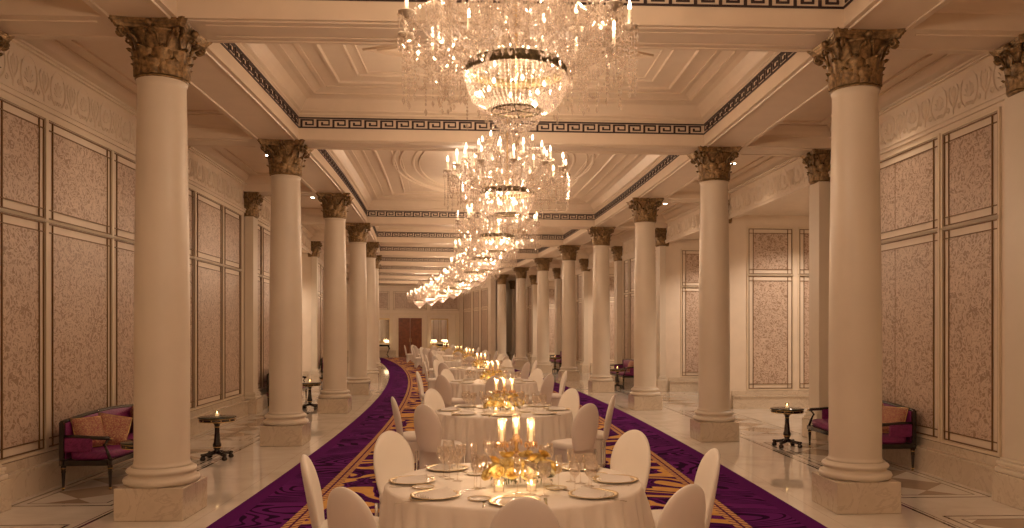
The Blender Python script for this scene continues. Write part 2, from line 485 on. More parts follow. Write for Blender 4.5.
def make_pilaster():
    r = empty('pilaster')
    m = MB(); m.bbox(-.28, .28, -.13, .14, 0, .31, .006); m.build('plinth', 'base_marble', r)
    m = MB()
    for z0, z1, e in ((.31, .36, .26), (.36, .39, .24), (.39, .43, .25), (.43, .46, .225)):
        m.bbox(-e, e, -e + .15, .14, z0, z1, .008)
    m.build('pilaster_base', 'column_stone', r)
    m = MB(); m.bbox(-.20, .20, -.04, .14, .46, 4.21, .005); m.build('shaft', 'column_stone', r)
    o = capital_mesh(.27, .175, .515, .07).build('capital', 'bronze', r); o.location = (0, .10, 4.204)
    return r
pilp = make_pilaster(); tag(pilp, 'x', 'pilaster', kind='thing')
# local -y faces the room: on the right wall rotate so that -y points to -u
for side, sn in ((-1, 'left'), (1, 'right')):
    for k in range(-1, 9):
        lab = 'flat cream pilaster with bronze capital, %s on the %s wall' % ('behind the camera' if k < 0 else ORD[k] + ('' if k == 0 else ' from the front'), sn)
        put(pilp, SK(k), side * (WWALL - .15), 0, -side * pi / 2, lab, 'pilasters along the %s wall' % sn)

# ------------------------------------------------------------------ walls
def WM(side, off=0.0):      # (a = s, n = out into the room, z)
    return lambda a, n, z: P(a, side * (WWALL - off - n), z)
def JM(s, sgn):             # wall across the hall at s, normal towards -s (sgn=-1) or +s ; a = u
    return lambda a, n, z: P(s + sgn * n, a, z)
def panel(parent, M, a0, a1, tiers, seam=False, sub=1, inset=.11):
    """one column of framed fabric: fabric recessed field, dark gilt lines, raised mouldings"""
    f = MB(); g = MB(); r = MB()
    for z0, z1 in tiers:
        f.box(a0, a1, .001, .006, z0, z1, M, sub)
        fr = .018
        for e, w, h in ((0, .020, .016), (inset, .014, .012)):
            A0, A1, Z0, Z1 = a0 - e, a1 + e, z0 - e, z1 + e
            if e: # crossing lines that run through to the outer frame
                g.box(A0, A1, 0, h, Z1 - w, Z1, M, sub); g.box(A0, A1, 0, h, Z0, Z0 + w, M, sub)
                g.box(A0, A0 + w, 0, h, Z0 + w, Z1 - w, M); g.box(A1 - w, A1, 0, h, Z0 + w, Z1 - w, M)
            else:
                g.box(a0 - inset, a1 + inset, .001, h, Z1, Z1 + w * .6, M, sub); g.box(a0 - inset, a1 + inset, .001, h, Z0 - w * .6, Z0, M, sub)
                g.box(A0 - w * .6, A0, .001, h + .001, z0 - inset, z1 + inset, M); g.box(A1, A1 + w * .6, .001, h + .001, z0 - inset, z1 + inset, M)
        e = inset + .012; w = .03; A0, A1, Z0, Z1 = a0 - e, a1 + e, z0 - e, z1 + e
        r.box(A0 - w, A1 + w, 0, .026, Z1, Z1 + w, M, sub); r.box(A0 - w, A1 + w, 0, .026, Z0 - w, Z0, M, sub)
        r.box(A0 - w, A0, 0, .026, Z0, Z1, M); r.box(A1, A1 + w, 0, .026, Z0, Z1, M)
        if seam: g.box((a0 + a1) / 2 - .006, (a0 + a1) / 2 + .006, .006, .010, z0, z1, M)
    f.build('fabric_panel', 'wall_damask', parent); g.build('panel_line', 'gold_line', parent); r.build('panel_moulding', 'panel_wood', parent)
TIERS = [(.56, 2.90), (3.17, 4.07)]
def dado(m, M, a0, a1, sub=1):
    m.box(a0, a1, 0, .10, 0, .27, M, sub); m.box(a0, a1, 0, .125, .27, .30, M, sub); m.box(a0, a1, 0, .03, .30, .40, M, sub)
def cornice(m, M, a0, a1, sub=4):
    m.box(a0, a1, 0, .05, 4.33, 4.36, M, sub); m.box(a0, a1, 0, .03, 4.28, 4.33, M, sub)
    m.box(a0, a1, 0, .05, 4.84, 4.86, M, sub); m.box(a0, a1, 0, .09, 4.86, 4.885, M, sub)
def frieze(M, a0, a1):
    m = MB(); n = int((a1 - a0) / .29); p = (a1 - a0) / n
    def R(pts, w=.018, h=.012, closed=False): m.ribbon(pts, w, h, lambda a, z, nn: M(a, nn, z), closed)
    for i in range(n):
        c = a0 + (i + .5) * p; zc = 4.57
        if i % 2 == 0:
            R([(c + .165 * cos(q), zc + .02 + .21 * sin(q)) for q in [(-.35 + 1.7 * j / 16) * pi - 0 for j in range(17)]], .022, .014)
            for k in range(-3, 4):
                q = pi / 2 + k * .42; L = .13 * (1 - .08 * abs(k))
                R([(c + .02 * cos(q), zc - .06 + .02 * sin(q)), (c + .6 * L * cos(q) , zc - .06 + .8 * L * sin(q)), (c + L * cos(q), zc - .06 + 1.35 * L * sin(q))], .026, .012)
            for sg in (-1, 1):
                R([(c + sg * (.03 + .035 * (1 - j / 12) * cos(j * .8)), zc - .14 + .03 * (1 - j / 12) * sin(j * .8)) for j in range(10)], .012, .01)
        else:
            R([(c, zc - .19), (c, zc + .2)], .02, .012)
            for sg in (-1, 1):
                R([(c, zc - .12), (c + sg * .07, zc - .02), (c + sg * .10, zc + .09), (c + sg * .06, zc + .17)], .024, .013)
                R([(c, zc - .05), (c + sg * .035, zc + .04), (c + sg * .03, zc + .12)], .02, .012)
                R([(c + sg * (.12 + .045 * (1 - j / 14) * cos(j * .7)), zc - .12 + .045 * (1 - j / 14) * sin(j * .7)) for j in range(12)], .013, .01)
    return m
ALC = {1: (1, 2, 4, 6), -1: (3, 5)}          # bays whose wall opens into a lit alcove
BAYS = range(-3, 10)
for side, sn in ((-1, 'left'), (1, 'right')):
    wall = MB(); M = WM(side)
    wm = MB(); dd = MB(); co = MB()
    root = None
    pieces = []
    for k in BAYS:
        a0, a1 = max(S_BEG, SK(k)), min(S_END, SK(k + 1))
        if a1 <= a0: continue
        if k in ALC[side]:
            wall.box(a0, a0 + .55, -.25, 0, 0, 4.33, M); wall.box(a1 - .12, a1, -.25, 0, 0, 4.33, M)
            wall.box(a0, a1, -.25, 0, 4.33, 5.1, M, 6)
            dado(dd, M, a0 + .3, a0 + .55)
            # slim gilt line strip on the pier
            pieces.append(('strip', a0 + .36, a0 + .46, k))
        else:
            wall.box(a0, a1, -.25, 0, 0, 5.1, M, 6); dado(dd, M, a0 + .29, a1 - .29, 4)
            pieces.append(('bay', a0, a1, k))
    cornice(co, M, S_BEG, S_END, 60)
    root = wall.build('wall_' + sn, 'cream_plaster'); tag(root, kind='structure')
    b = dd.build('baseboard_' + sn, 'base_marble'); tag(b, kind='structure')
    c = co.build('trim_' + ('1' if side < 0 else '2'), 'cream_plaster'); tag(c, kind='structure')
    for kind, a0, a1, k in pieces:
        if kind == 'bay' and k <= 7:
            if k < 0: continue
            if a1 - a0 < 4: continue
            if side < 0:
                panel(root, M, a0 + .60, a0 + 1.30, TIERS); panel(root, M, a0 + 1.60, a0 + 2.98, TIERS); panel(root, M, a0 + 3.28, a0 + 4.36, TIERS)
            else:
                panel(root, M, a0 + .68, a0 + 1.50, TIERS); panel(root, M, a0 + 1.84, a0 + 3.70, TIERS, seam=True); panel(root, M, a0 + 4.02, a0 + 4.42, TIERS)
        elif kind == 'strip':
            panel(root, M, a0 - .02, a1 - .02, TIERS, inset=.03)
    for k in BAYS:
        if 0 <= k <= 6:
            fm = frieze(M, SK(k) + .34, SK(k + 1) - .34)
            fm.build('frieze_relief', 'cream_plaster', root)
    # alcoves
    for k in ALC[side]:
        a0, a1 = SK(k) + .55, SK(k + 1) - .12; U1 = 8.3
        al = MB()
        u0 = WWALL + .25
        def B(x0, x1, y0, y1, z0, z1, sub=3, m=al): m.box(x0, x1, y0, y1, z0, z1, lambda a, n, z: P(a, side * n, z), sub)
        B(a1, a1 + .12, u0, U1, 0, 4.4, 1); B(a0 - .12, a0, u0, U1, 0, 4.4, 1)
        B(a0 - .12, a1 + .12, U1, U1 + .12, 0, 4.4); B(a0 - .12, a1 + .12, WWALL + .25, U1 + .12, 4.4, 4.5)
        w = al.build('wall_alcove', 'cream_plaster'); tag(w, kind='structure')
        dm = MB()
        MJ = lambda a, n, z, a1=a1, side=side: P(a1 - n, side * a, z)
        MB2 = lambda a, n, z, side=side: P(a, side * (8.3 - n), z)
        dado(dm, MJ, WWALL + .1, U1 - .1); dado(dm, MB2, a0, a1 - .1, 3)
        dm.build('baseboard', 'base_marble', w)
        panel(w, MJ, 5.92, 6.72, TIERS[:1] + [(3.17, 3.98)]); panel(w, MJ, 7.12, 7.9, TIERS[:1] + [(3.17, 3.98)])
        panel(w, MB2, a0 + .5, a0 + 1.9, TIERS[:1] + [(3.17, 3.98)]); panel(w, MB2, a0 + 2.3, a0 + 3.7, TIERS[:1] + [(3.17, 3.98)])

# end walls
M = JM(S_END, -1)
w = MB(); w.box(-8.6, 8.6, -.25, 0, 0, 5.6, M, 1); wb = w.build('wall_back', 'cream_plaster'); tag(wb, kind='structure')
w = MB(); w.box(-8.6, 8.6, -.25, 0, 0, 5.6, JM(S_BEG, 1), 1); tag(w.build('wall_front', 'cream_plaster'), kind='structure')
d = MB(); dado(d, M, -5.4, -.95); dado(d, M, .95, 5.4); tag(d.build('baseboard_back', 'base_marble'), kind='structure')
panel(wb, M, -3.2, -1.25 - .25, [(3.2, 4.2)]); panel(wb, M, 1.5, 3.2, [(3.2, 4.2)]); panel(wb, M, -1.0, 1.0, [(3.2, 4.2)])
m = MB(); m.box(-3.4, 3.4, 0, .08, 2.78, 2.88, M); m.box(-3.4, 3.4, 0, .1, 4.55, 4.7, M)
for u in (-3.2, -1.25, 1.25, 3.2): m.box(u - .12, u + .12, 0, .07, .4, 2.78, M)
m.build('panel_moulding', 'panel_wood', wb)
# double door
dr = MB(); dr.box(-.86, .86, .0, .05, 2.55, 2.68, M); dr.box(-.9, -.78, 0, .05, 0, 2.55, M); dr.box(.78, .9, 0, .05, 0, 2.55, M)
dn = dr.build('door_1', 'panel_wood'); tag(dn, kind='structure')
for sg in (-1, 1):
    l = MB(); l.box(min(sg * .01, sg * .78), max(sg * .01, sg * .78), .0, .03, 0, 2.55, M)
    for z0, z1 in ((.2, 1.0), (1.15, 2.35)): l.box(min(sg * .14, sg * .66), max(sg * .14, sg * .66), .03, .045, z0, z1, M)
    lo = l.build('door_leaf', 'door_wood', dn)
    h = MB(); h.box(sg * .06 - .015, sg * .06 + .015, .045, .09, .95, 1.2, M); h.build('door_handle', 'gilt', lo)
# solid wall closing the right colonnade at the far end
pw = MB(); pw.box(45.6, S_END, -.3, 0, 0, 4.82, lambda a, n, z: P(a, 3.35 - n, z), 6)
pr = pw.build('wall_far_right', 'cream_plaster'); tag(pr, kind='structure')
MP = lambda a, n, z: P(a, 3.35 - n, z)
panel(pr, MP, 46.4, 48.2, TIERS, sub=2); panel(pr, MP, 49.0, 50.6, TIERS, sub=2); panel(pr, MP, 51.4, 53.6, TIERS, sub=2)
d = MB(); dado(d, MP, 45.6, 54.8, 4); d.build('baseboard', 'base_marble', pr)

# ------------------------------------------------------------------ ceiling
HU = 3.17
def rect_pts(s0, s1, u0, u1, n=10):
    pts = [(s0 + (s1 - s0) * i / n, u0) for i in range(n)] + [(s1, u0 + (u1 - u0) * i / 4) for i in range(4)]
    pts += [(s1 - (s1 - s0) * i / n, u1) for i in range(n)] + [(s0, u1 - (u1 - u0) * i / 4) for i in range(4)]
    return pts
def tray(m, s0, s1, u0, u1, prof, top=True):
    rings = []
    for d, z in prof:
        rings.append([P(s, u, z) for s, u in rect_pts(s0 + d, s1 - d, u0 + d, u1 - d)])
    n = len(rings[0]); vs = [p for r in rings for p in r]; fs = []
    for j in range(len(rings) - 1):
        for i in range(n): fs.append((j * n + i, j * n + (i + 1) % n, (j + 1) * n + (i + 1) % n, (j + 1) * n + i))
    m.add(vs, fs)
    if top:
        d, z = prof[-1]; a, b, c, e = s0 + d, s1 - d, u0 + d, u1 - d; q = 10
        vs = []
        for i in range(q + 1): vs += [P(a + (b - a) * i / q, c, z), P(a + (b - a) * i / q, e, z)]
        m.add(vs, [(2 * i, 2 * i + 2, 2 * i + 3, 2 * i + 1) for i in range(q)])
def key_side(m, L, z0, h, M):
    """greek meander between two thin lines along a side of length L; M(a, n, z)"""
    n = max(1, round((L - .06) / .245)); p = (L - .04) / n; w = .031; t = .012
    def bar(x0, x1, y0, y1): m.box(x0, x1, 0, t, y0, y1, M, 1)
    nseg = max(1, int(L / 1.2))
    m.box(.0, L, 0, t, z0, z0 + .020, M, nseg); m.box(.0, L, 0, t, z0 + h - .020, z0 + h, M, nseg)
    b0 = z0 + .016; hh = h - .016
    for i in range(n):
        x = .02 + i * p
        bar(x + .010, x + .010 + w, b0, z0 + h - .030)
        bar(x + .010 + w, x + p - .030, z0 + h - .052, z0 + h - .030)
        bar(x + p - .052, x + p - .030, z0 + .042, z0 + h - .052)
        bar(x + .080, x + p - .052, z0 + .042, z0 + .062)
        bar(x + .080, x + .080 + w, z0 + .062, z0 + .092)
PROF = [(0, HC), (0, 5.085), (.02, 5.10), (.02, 5.125), (.06, 5.15), (.06, 5.17), (.10, 5.24), (.15, 5.31), (.22, 5.335), (.30, 5.34), (.30, 5.36), (.36, 5.385), (.44, 5.41), (.44, 5.39), (.50, 5.39), (.50, 5.41)]
coffers = [(-3, -1), (-1, 0), (0, 1), (1, 3)] + [(k, k + 1) for k in range(3, 9)]
soff = MB()
for ci, (k0, k1) in enumerate(coffers):
    s0 = SK(k0) + .35; s1 = SK(k1) - .35
    if k0 == -3: s0 = S_BEG + .2
    m = MB(); tray(m, s0, s1, -HU, HU, PROF)
    cf = m.build('ceiling', 'ceiling_paint'); tag(cf, kind='structure')
    # mouldings on the flat of the coffer
    r = MB(); CM = lambda a, b, n: P(a, b, 5.41 - n)
    def RR(d, w, h):
        for A, Bq in (((s0 + d, -HU + d), (s1 - d, -HU + d)), ((s1 - d, -HU + d), (s1 - d, HU - d)), ((s1 - d, HU - d), (s0 + d, HU - d)), ((s0 + d, HU - d), (s0 + d, -HU + d))):
            r.ribbon([(A[0] + (Bq[0] - A[0]) * i / 8, A[1] + (Bq[1] - A[1]) * i / 8) for i in range(9)], w, h, CM)
    RR(.72, .07, .03); RR(1.05, .05, .022); RR(1.2, .03, .015)
    sc = (s0 + s1) / 2; A = (s1 - s0) / 2 - 1.25; Bq = HU - 1.3
    if k1 - k0 == 2:
        for e, w in ((0, .07), (.14, .04), (.42, .06), (.55, .03)):
            r.ribbon([(sc + (A + .45 - e) * cos(q) , (Bq + .3 - e) * sin(q)) for q in [2 * pi * i / 64 for i in range(64)]], w, .03, CM, True)
        for ss in (-2.5, 2.5):
            for e in (0, .12): r.ribbon([(sc + ss + (.7 - e) * cos(q), (.7 - e) * sin(q)) for q in [2 * pi * i / 32 for i in range(32)]], .05, .025, CM, True)
    else:
        for e, w in ((0, .06), (.13, .035), (.36, .05)):
            r.ribbon([(sc + (A - e) * cos(q), (Bq - e * 1.3) * sin(q)) for q in [pi / 2 * i for i in range(4)]], w, .028, CM, True)
        for e in (0, .1): r.ribbon([(sc + (.62 - e) * cos(q), (.62 - e) * sin(q)) for q in [2 * pi * i / 32 for i in range(32)]], .05, .03, CM, True)
    if k0 >= -1: r.build('ceiling_moulding', 'ceiling_paint', cf)
    kb = MB(); z0, h = 4.895, .165
    if k0 >= -1:
        key_side(kb, 2 * HU, z0, h, lambda a, n, z: P(s1 - n, -HU + a, z))
        for sg in (-1, 1): key_side(kb, s1 - s0, z0, h, lambda a, n, z, sg=sg: P(s0 + a, sg * (HU - n), z))
        key_side(kb, 2 * HU, z0, h, lambda a, n, z: P(s0 + n, -HU + a, z))
        o = kb.build('greek_key_band', 'key_dark', cf); o['label'] = 'dark greek key border'
# soffits
def strip(m, s0, s1, u0, u1, z, n=1, flip=False):
    vs = []
    for i in range(n + 1): vs += [P(s0 + (s1 - s0) * i / n, u0, z), P(s0 + (s1 - s0) * i / n, u1, z)]
    m.add(vs, [(2 * i, 2 * i + 2, 2 * i + 3, 2 * i + 1) for i in range(n)])
ks = [-1, 0, 1] + list(range(3, 10))
for k in ks:
    m = MB(); a, b = SK(k) - .35, SK(k) + .35
    if k == 9: a, b = SK(9) - .35, S_END
    strip(m, a, b, -HU, HU, HC, 1)
    CM = lambda aa, bb, n: P(aa, bb, HC - n)
    if k <= 6:
        for s in (a + .08, b - .08, ): m.ribbon([(s, -HU + 2 * HU * i / 6) for i in range(7)], .03, .014, CM)
        for s in (a + .2, b - .2): m.ribbon([(s, -HU + .2 + (2 * HU - .4) * i / 6) for i in range(7)], .02, .010, CM)
        m.ribbon([(a + .0, -HU + 2 * HU * i / 6) for i in range(7)], .02, .01, CM)
    tag(m.build('ceiling_beam', 'ceiling_paint'), kind='structure')
strip_m = MB(); strip(strip_m, S_BEG, S_BEG + .2, -HU, HU, HC)
UO = 3.86
for sg in (-1, 1):
    strip(strip_m, S_BEG, S_END, sg * HU, sg * UO, HC, 70)
    for u in (HU + .07, UO - .07):
        strip_m.ribbon([(S_BEG + (S_END - S_BEG) * i / 60, sg * u) for i in range(61)], .035, .014, lambda aa, bb, n: P(aa, bb, HC - n))
tag(strip_m.build('ceiling_beam', 'ceiling_paint'), kind='structure')
APROF = [(0, HC), (0, 4.88), (.02, 4.885), (.03, 4.91), (.10, 4.95), (.17, 5.02), (.20, 5.02), (.20, 5.04), (.30, 5.04), (.30, 5.02), (.38, 5.02), (.38, 5.05), (.46, 5.05)]
for sg, sn in ((-1, 'left'), (1, 'right')):
    m = MB()
    for k in range(-3, 10):
        a, b = SK(k) + .33, SK(k + 1) - .33
        a = max(a, S_BEG + .05); b = min(b, S_END - .05)
        if b - a < 1: 
            strip(m, max(S_BEG, SK(k) - .33), S_END, min(sg * UO, sg * 5.6), max(sg * UO, sg * 5.6), HC, 1); continue
        u0, u1 = sorted((sg * UO, sg * (WWALL - .01)))
        tray(m, a, b, u0, u1, APROF)
        strip(m, SK(k) - .33 if SK(k) > S_BEG else S_BEG, a, sg * UO, sg * (WWALL + .02), HC, 1)
        if k <= 5:
            for s in (SK(k) - .2, SK(k) + .2): m.ribbon([(s, sg * (UO + .1)), (s, sg * (WWALL - .2))], .03, .012, lambda aa, bb, n: P(aa, bb, HC - n))
    strip(m, SK(9) + .33, S_END, sg * UO, sg * 5.52, HC)
    tag(m.build('ceiling', 'ceiling_paint'), kind='structure')

def add_light(name, kind, loc, energy, col=(1, .70, .46), parent=None, **kw):
    d = bpy.data.lights.new(name, kind); d.energy = energy; d.color = col
    for k, v in kw.items(): setattr(d, k, v)
    o = bpy.data.objects.new(name, d); C.objects.link(o); o.location = loc
    if parent: o.parent = parent
    return o
# recessed downlights
def make_downlight():
    r = empty('recessed_downlight')
    m = MB(); m.lathe([(.055, 0), (.075, -.004), (.09, -.006), (.095, 0)], 20, caps=False); m.build('trim_ring', 'ceiling_paint', r)
    m = MB(); m.lathe([(0, -.001), (.055, -.001)], 16, caps=False); m.build('lamp', 'downlight_glow', r)
    return r
dl = make_downlight(); tag(dl, 'x', 'downlight')
LW = (1, .73, .50)
for sg, sn in ((-1, 'left'), (1, 'right')):
    for k in range(-1, 9):
        s = SK(k) + BAY / 2
        where = 'above the camera' if k < 0 else ORD[k] + ('' if k == 0 else ' from the front')
        du_ = 4.3 if sg < 0 else 4.6
        o = put(dl, s, sg * du_, 5.048, 0, 'small bright recessed downlight in the %s aisle ceiling, %s' % (sn, where), 'aisle downlights')
        add_light('aisle_spot', 'SPOT', P(s, sg * du_, 5.02), 42 if k < 2 else 40, LW, spot_size=radians(115), spot_blend=.8, shadow_soft_size=.05)
    for k in ALC[sg]:
        for ds, du in ((3.4, 6.7), (1.8, 6.9)):
            o = put(dl, SK(k) + ds, sg * du, 4.4, 0, 'bright downlight in the ceiling of the %s alcove on the %s side, %s one' % (ORD[k], sn, 'far' if ds > 2 else 'near'), 'alcove downlights')
            add_light('alcove_spot', 'SPOT', P(SK(k) + ds, sg * du, 4.37), 240 if ds > 2 else 120, (1, .78, .60), spot_size=radians(130), spot_blend=.6, shadow_soft_size=.05)

# ------------------------------------------------------------------ chandelier
def make_chandelier():
    r = empty('crystal_chandelier')
    RZ = 3.575
    # stem: glass balusters on a brass rod, canopy at the ceiling
    m = MB(); m.lathe([(.10, 5.405), (.11, 5.38), (.06, 5.35), (.02, 5.33)], 20); m.lathe([(.009, 5.34), (.009, 3.42)], 8); m.build('stem', 'gilt', r)
    m = MB()
    for zc, rr, hh in ((4.95, .05, .14), (4.62, .07, .12), (4.38, .05, .10), (4.2, .09, .12), (3.95, .06, .12), (3.78, .11, .10)):
        m.lathe([(.015, zc - hh), (rr * .6, zc - hh * .6), (rr, zc), (rr * .55, zc + hh * .5), (.02, zc + hh * .8)], 12, smooth=False)
    m.build('baluster', 'crystal', r)
    # pierced gilt band
    m = MB(); n = 60; m.lathe([(.330, RZ - .035), (.337, RZ - .03), (.337, RZ + .03), (.330, RZ + .035), (.320, RZ + .03), (.320, RZ - .03), (.330, RZ - .035)], n, caps=False)
    for i in range(36):
        a = 2 * pi * i / 36; m.octa(.339 * cos(a), .339 * sin(a), RZ, .012, .022)
    m.build('gilt_band', 'gold_band', r)
    m = MB(); m.lathe([(.165, 3.285), (.171, 3.29), (.171, 3.30), (.165, 3.305), (.16, 3.295), (.165, 3.285)], 32, caps=False)
    for i in range(3):
        a = i * pi / 3; m.tube([(.165 * cos(a), .165 * sin(a), 3.295), (-.165 * cos(a), -.165 * sin(a), 3.295)], .004, 5)
    m.build('lower_ring', 'gold_band', r)
    # bead bowl
    m = MB(); rnd = random.Random(3)
    def bead(x, y, z, q=.0105): m.octa(x, y, z, q * rnd.uniform(.8, 1.2), q * rnd.uniform(1.0, 1.6))
    for i in range(60):
        a = 2 * pi * i / 60
        for j in range(17):
            t = j / 16; q = t * pi / 2 * .83
            rr = .165 + (.335 - .165) * cos(t * pi / 2) ** .75 if t < 1 else .165
            z = RZ - .045 - (RZ - .045 - 3.30) * sin(t * pi / 2) ** 1.05
            rr *= 1.02
            bead(rr * cos(a), rr * sin(a), z)
    for i in range(32):
        a = 2 * pi * i / 32
        for j in range(9):
            t = j / 8; rr = .165 * cos(t * pi / 2) + .008; bead(rr * cos(a), rr * sin(a), 3.285 - .13 * sin(t * pi / 2), .009)
    for j, rr in ((3.12, .03), (3.07, .02)): m.octa(0, 0, j, rr, rr * 1.3)
    # dangling fringe round the band
    for i in range(40):
        a = 2 * pi * (i + .5) / 40
        m.octa(.350 * cos(a), .350 * sin(a), RZ - .07, .009, .035)
    o = m.build('bead_bowl', 'crystal', r); o['kind'] = 'stuff'
    # arms and candles
    cr = MB()
    def bead2(x, y, z, q=.0105): cr.octa(x, y, z, q * rnd.uniform(.8, 1.2), q * rnd.uniform(1.0, 1.8))
    def chain(p, q, sag, n):
        for i in range(n + 1):
            t = i / n; bead2(p[0] + (q[0] - p[0]) * t, p[1] + (q[1] - p[1]) * t, p[2] + (q[2] - p[2]) * t - sag * 4 * t * (1 - t))
    tiers = ((12, .77, 3.84, 0.0), (12, .56, 3.98, .5), (6, .33, 4.13, .25))
    cups = []
    for n, R, Z, off in tiers:
        for i in range(n):
            a = 2 * pi * (i + off) / n; r0 = .31 if R > .4 else .1
            rad = lambda x, z: (x * cos(a), x * sin(a), z)
            z00 = RZ + .05 if R > .4 else 3.9
            pts = []
            for j in range(13):
                t = j / 12; x = r0 + (R - r0) * t
                z = z00 + .10 * sin(t * pi * .8) - .16 * sin(t * pi) ** 2 * t + (Z - z00 - .06) * t ** 2.2
                pts.append(rad(x, z))
            pts[-1] = rad(R, Z - .02)
            am = MB(); am.tube(pts, .009, 6); am.build('arm', 'crystal', r)
            cm = MB(); cm.lathe([(.012, Z - .035), (.02, Z - .02), (.055, Z), (.058, Z + .008), (.018, Z + .004), (.016, Z + .015), (.0125, Z + .02), (.0125, Z + .115)], 10, c=(R * cos(a), R * sin(a), 0))
            cm.build('candle_cup', 'candle_wax', r)
            bm = MB(); bm.lathe([(.006, Z + .115), (.013, Z + .13), (.012, Z + .15), (.004, Z + .185), (0, Z + .19)], 8, c=(R * cos(a), R * sin(a), 0))
            bm.build('bulb', 'bulb_glow', r)
            cups.append((R, a, Z, n))
            for q in range(8):      # prisms hanging from the drip pan
                b = 2 * pi * q / 8; cx, cy = R * cos(a) + .055 * cos(b), R * sin(a) + .055 * sin(b)
                L = .05 + .03 * (q % 2); bead2(cx, cy, Z - .02); cr.octa(cx, cy, Z - .035 - L / 2, .008, L / 2)
            for q in range(3):      # long drops
                b = a + (q - 1) * .10; rr = R - .06 * (q == 1); L = rnd.uniform(.22, .42) if R > .5 else .18
                for w in range(int(L / .028)): bead2(rr * cos(b), rr * sin(b), Z - .06 - w * .028, .0095)
                cr.octa(rr * cos(b), rr * sin(b), Z - .08 - L, .014, .032)
    for n, R, Z, off in tiers[:2]:
        for i in range(n):
            a, b = 2 * pi * (i + off) / n, 2 * pi * (i + 1 + off) / n
            chain((R * cos(a), R * sin(a), Z), (R * cos(b), R * sin(b), Z), .16, 16)
            chain((R * cos(a), R * sin(a), Z - .02), (R * cos(b), R * sin(b), Z - .02), .30, 20)
            chain((R * cos(a), R * sin(a), Z), (.13 * cos(a), .13 * sin(a), 4.55), .10, 22)
            chain((R * cos(a), R * sin(a), Z - .05), (.34 * cos(a), .375 * sin(a), RZ), .13, 14)
    for i in range(24):            # crown basket high on the stem and the tent of chains down to the band
        a = 2 * pi * i / 24
        chain((.05 * cos(a), .05 * sin(a), 4.80), (.17 * cos(a), .17 * sin(a), 4.60), .02, 9)
        chain((.17 * cos(a), .17 * sin(a), 4.60), (.03 * cos(a), .03 * sin(a), 4.45), .03, 7)
        cr.octa(.17 * cos(a), .17 * sin(a), 4.55, .01, .035)
        chain((.10 * cos(a), .10 * sin(a), 4.40), (.36 * cos(a), .36 * sin(a), RZ + .06), .10, 28)
    o = cr.build('crystal_drops', 'crystal', r); o['kind'] = 'stuff'
    # pear-shaped pendants dangling low between the arms
    cr = MB()
    for i in range(170):
        a = rnd.uniform(0, 2 * pi); R = rnd.uniform(.42, .84); z = rnd.uniform(3.34, 3.66) + .2 * max(0, R - .6)
        top = 3.80 + rnd.uniform(-.06, .1)
        nb = int((top - z) / .03)
        for w in range(nb): bead2_ = cr.octa(R * cos(a), R * sin(a), top - w * .03, .0075, .011)
        cr.octa(R * cos(a), R * sin(a), z, .013, .028)
    o = cr.build('pendant_drops', 'crystal', r); o['kind'] = 'stuff'
    # lamps inside the bowl
    for i in range(6):
        a = 2 * pi * (i + .3) / 6; m = MB()
        m.lathe([(0, -.018), (.009, -.012), (.012, 0), (.008, .012), (.0, .022)], 10, c=(.2 * cos(a), .2 * sin(a), 3.46)); m.build('bowl_bulb', 'bulb_glow', r)
    return r
ch = make_chandelier(); tag(ch, 'x', 'chandelier')
CHS = [SK(k) + BAY / 2 - .02 for k in range(-3, 9)]
for i, s in enumerate(CHS):
    n = i - 2
    if n < 0: lab = 'unseen crystal chandelier added for its light behind the camera, %s bay back' % ('first' if n == -1 else 'second')  # out-of-view copies continuing the row, added to light the near bays
    else: lab = 'tiered crystal chandelier with candle bulbs, %s over the carpet' % (ORD[n] + ('' if n == 0 else ' from the front'))
    o = put(ch, s, -.03, 0, .2 * i, lab, 'crystal chandeliers')
    for q in range(3):
        a = 2 * pi * (2 * q + .3) / 6
        add_light('chandelier_lamp', 'POINT', (.17 * cos(a), .17 * sin(a), 3.49), 15, (1, .70, .47), o, shadow_soft_size=.018)
    for q in range(6):
        a = 2 * pi * q / 6
        add_light('chandelier_lamp', 'POINT', (.77 * cos(a), .77 * sin(a), 4.055), 18.5, (1, .70, .47), o, shadow_soft_size=.02)

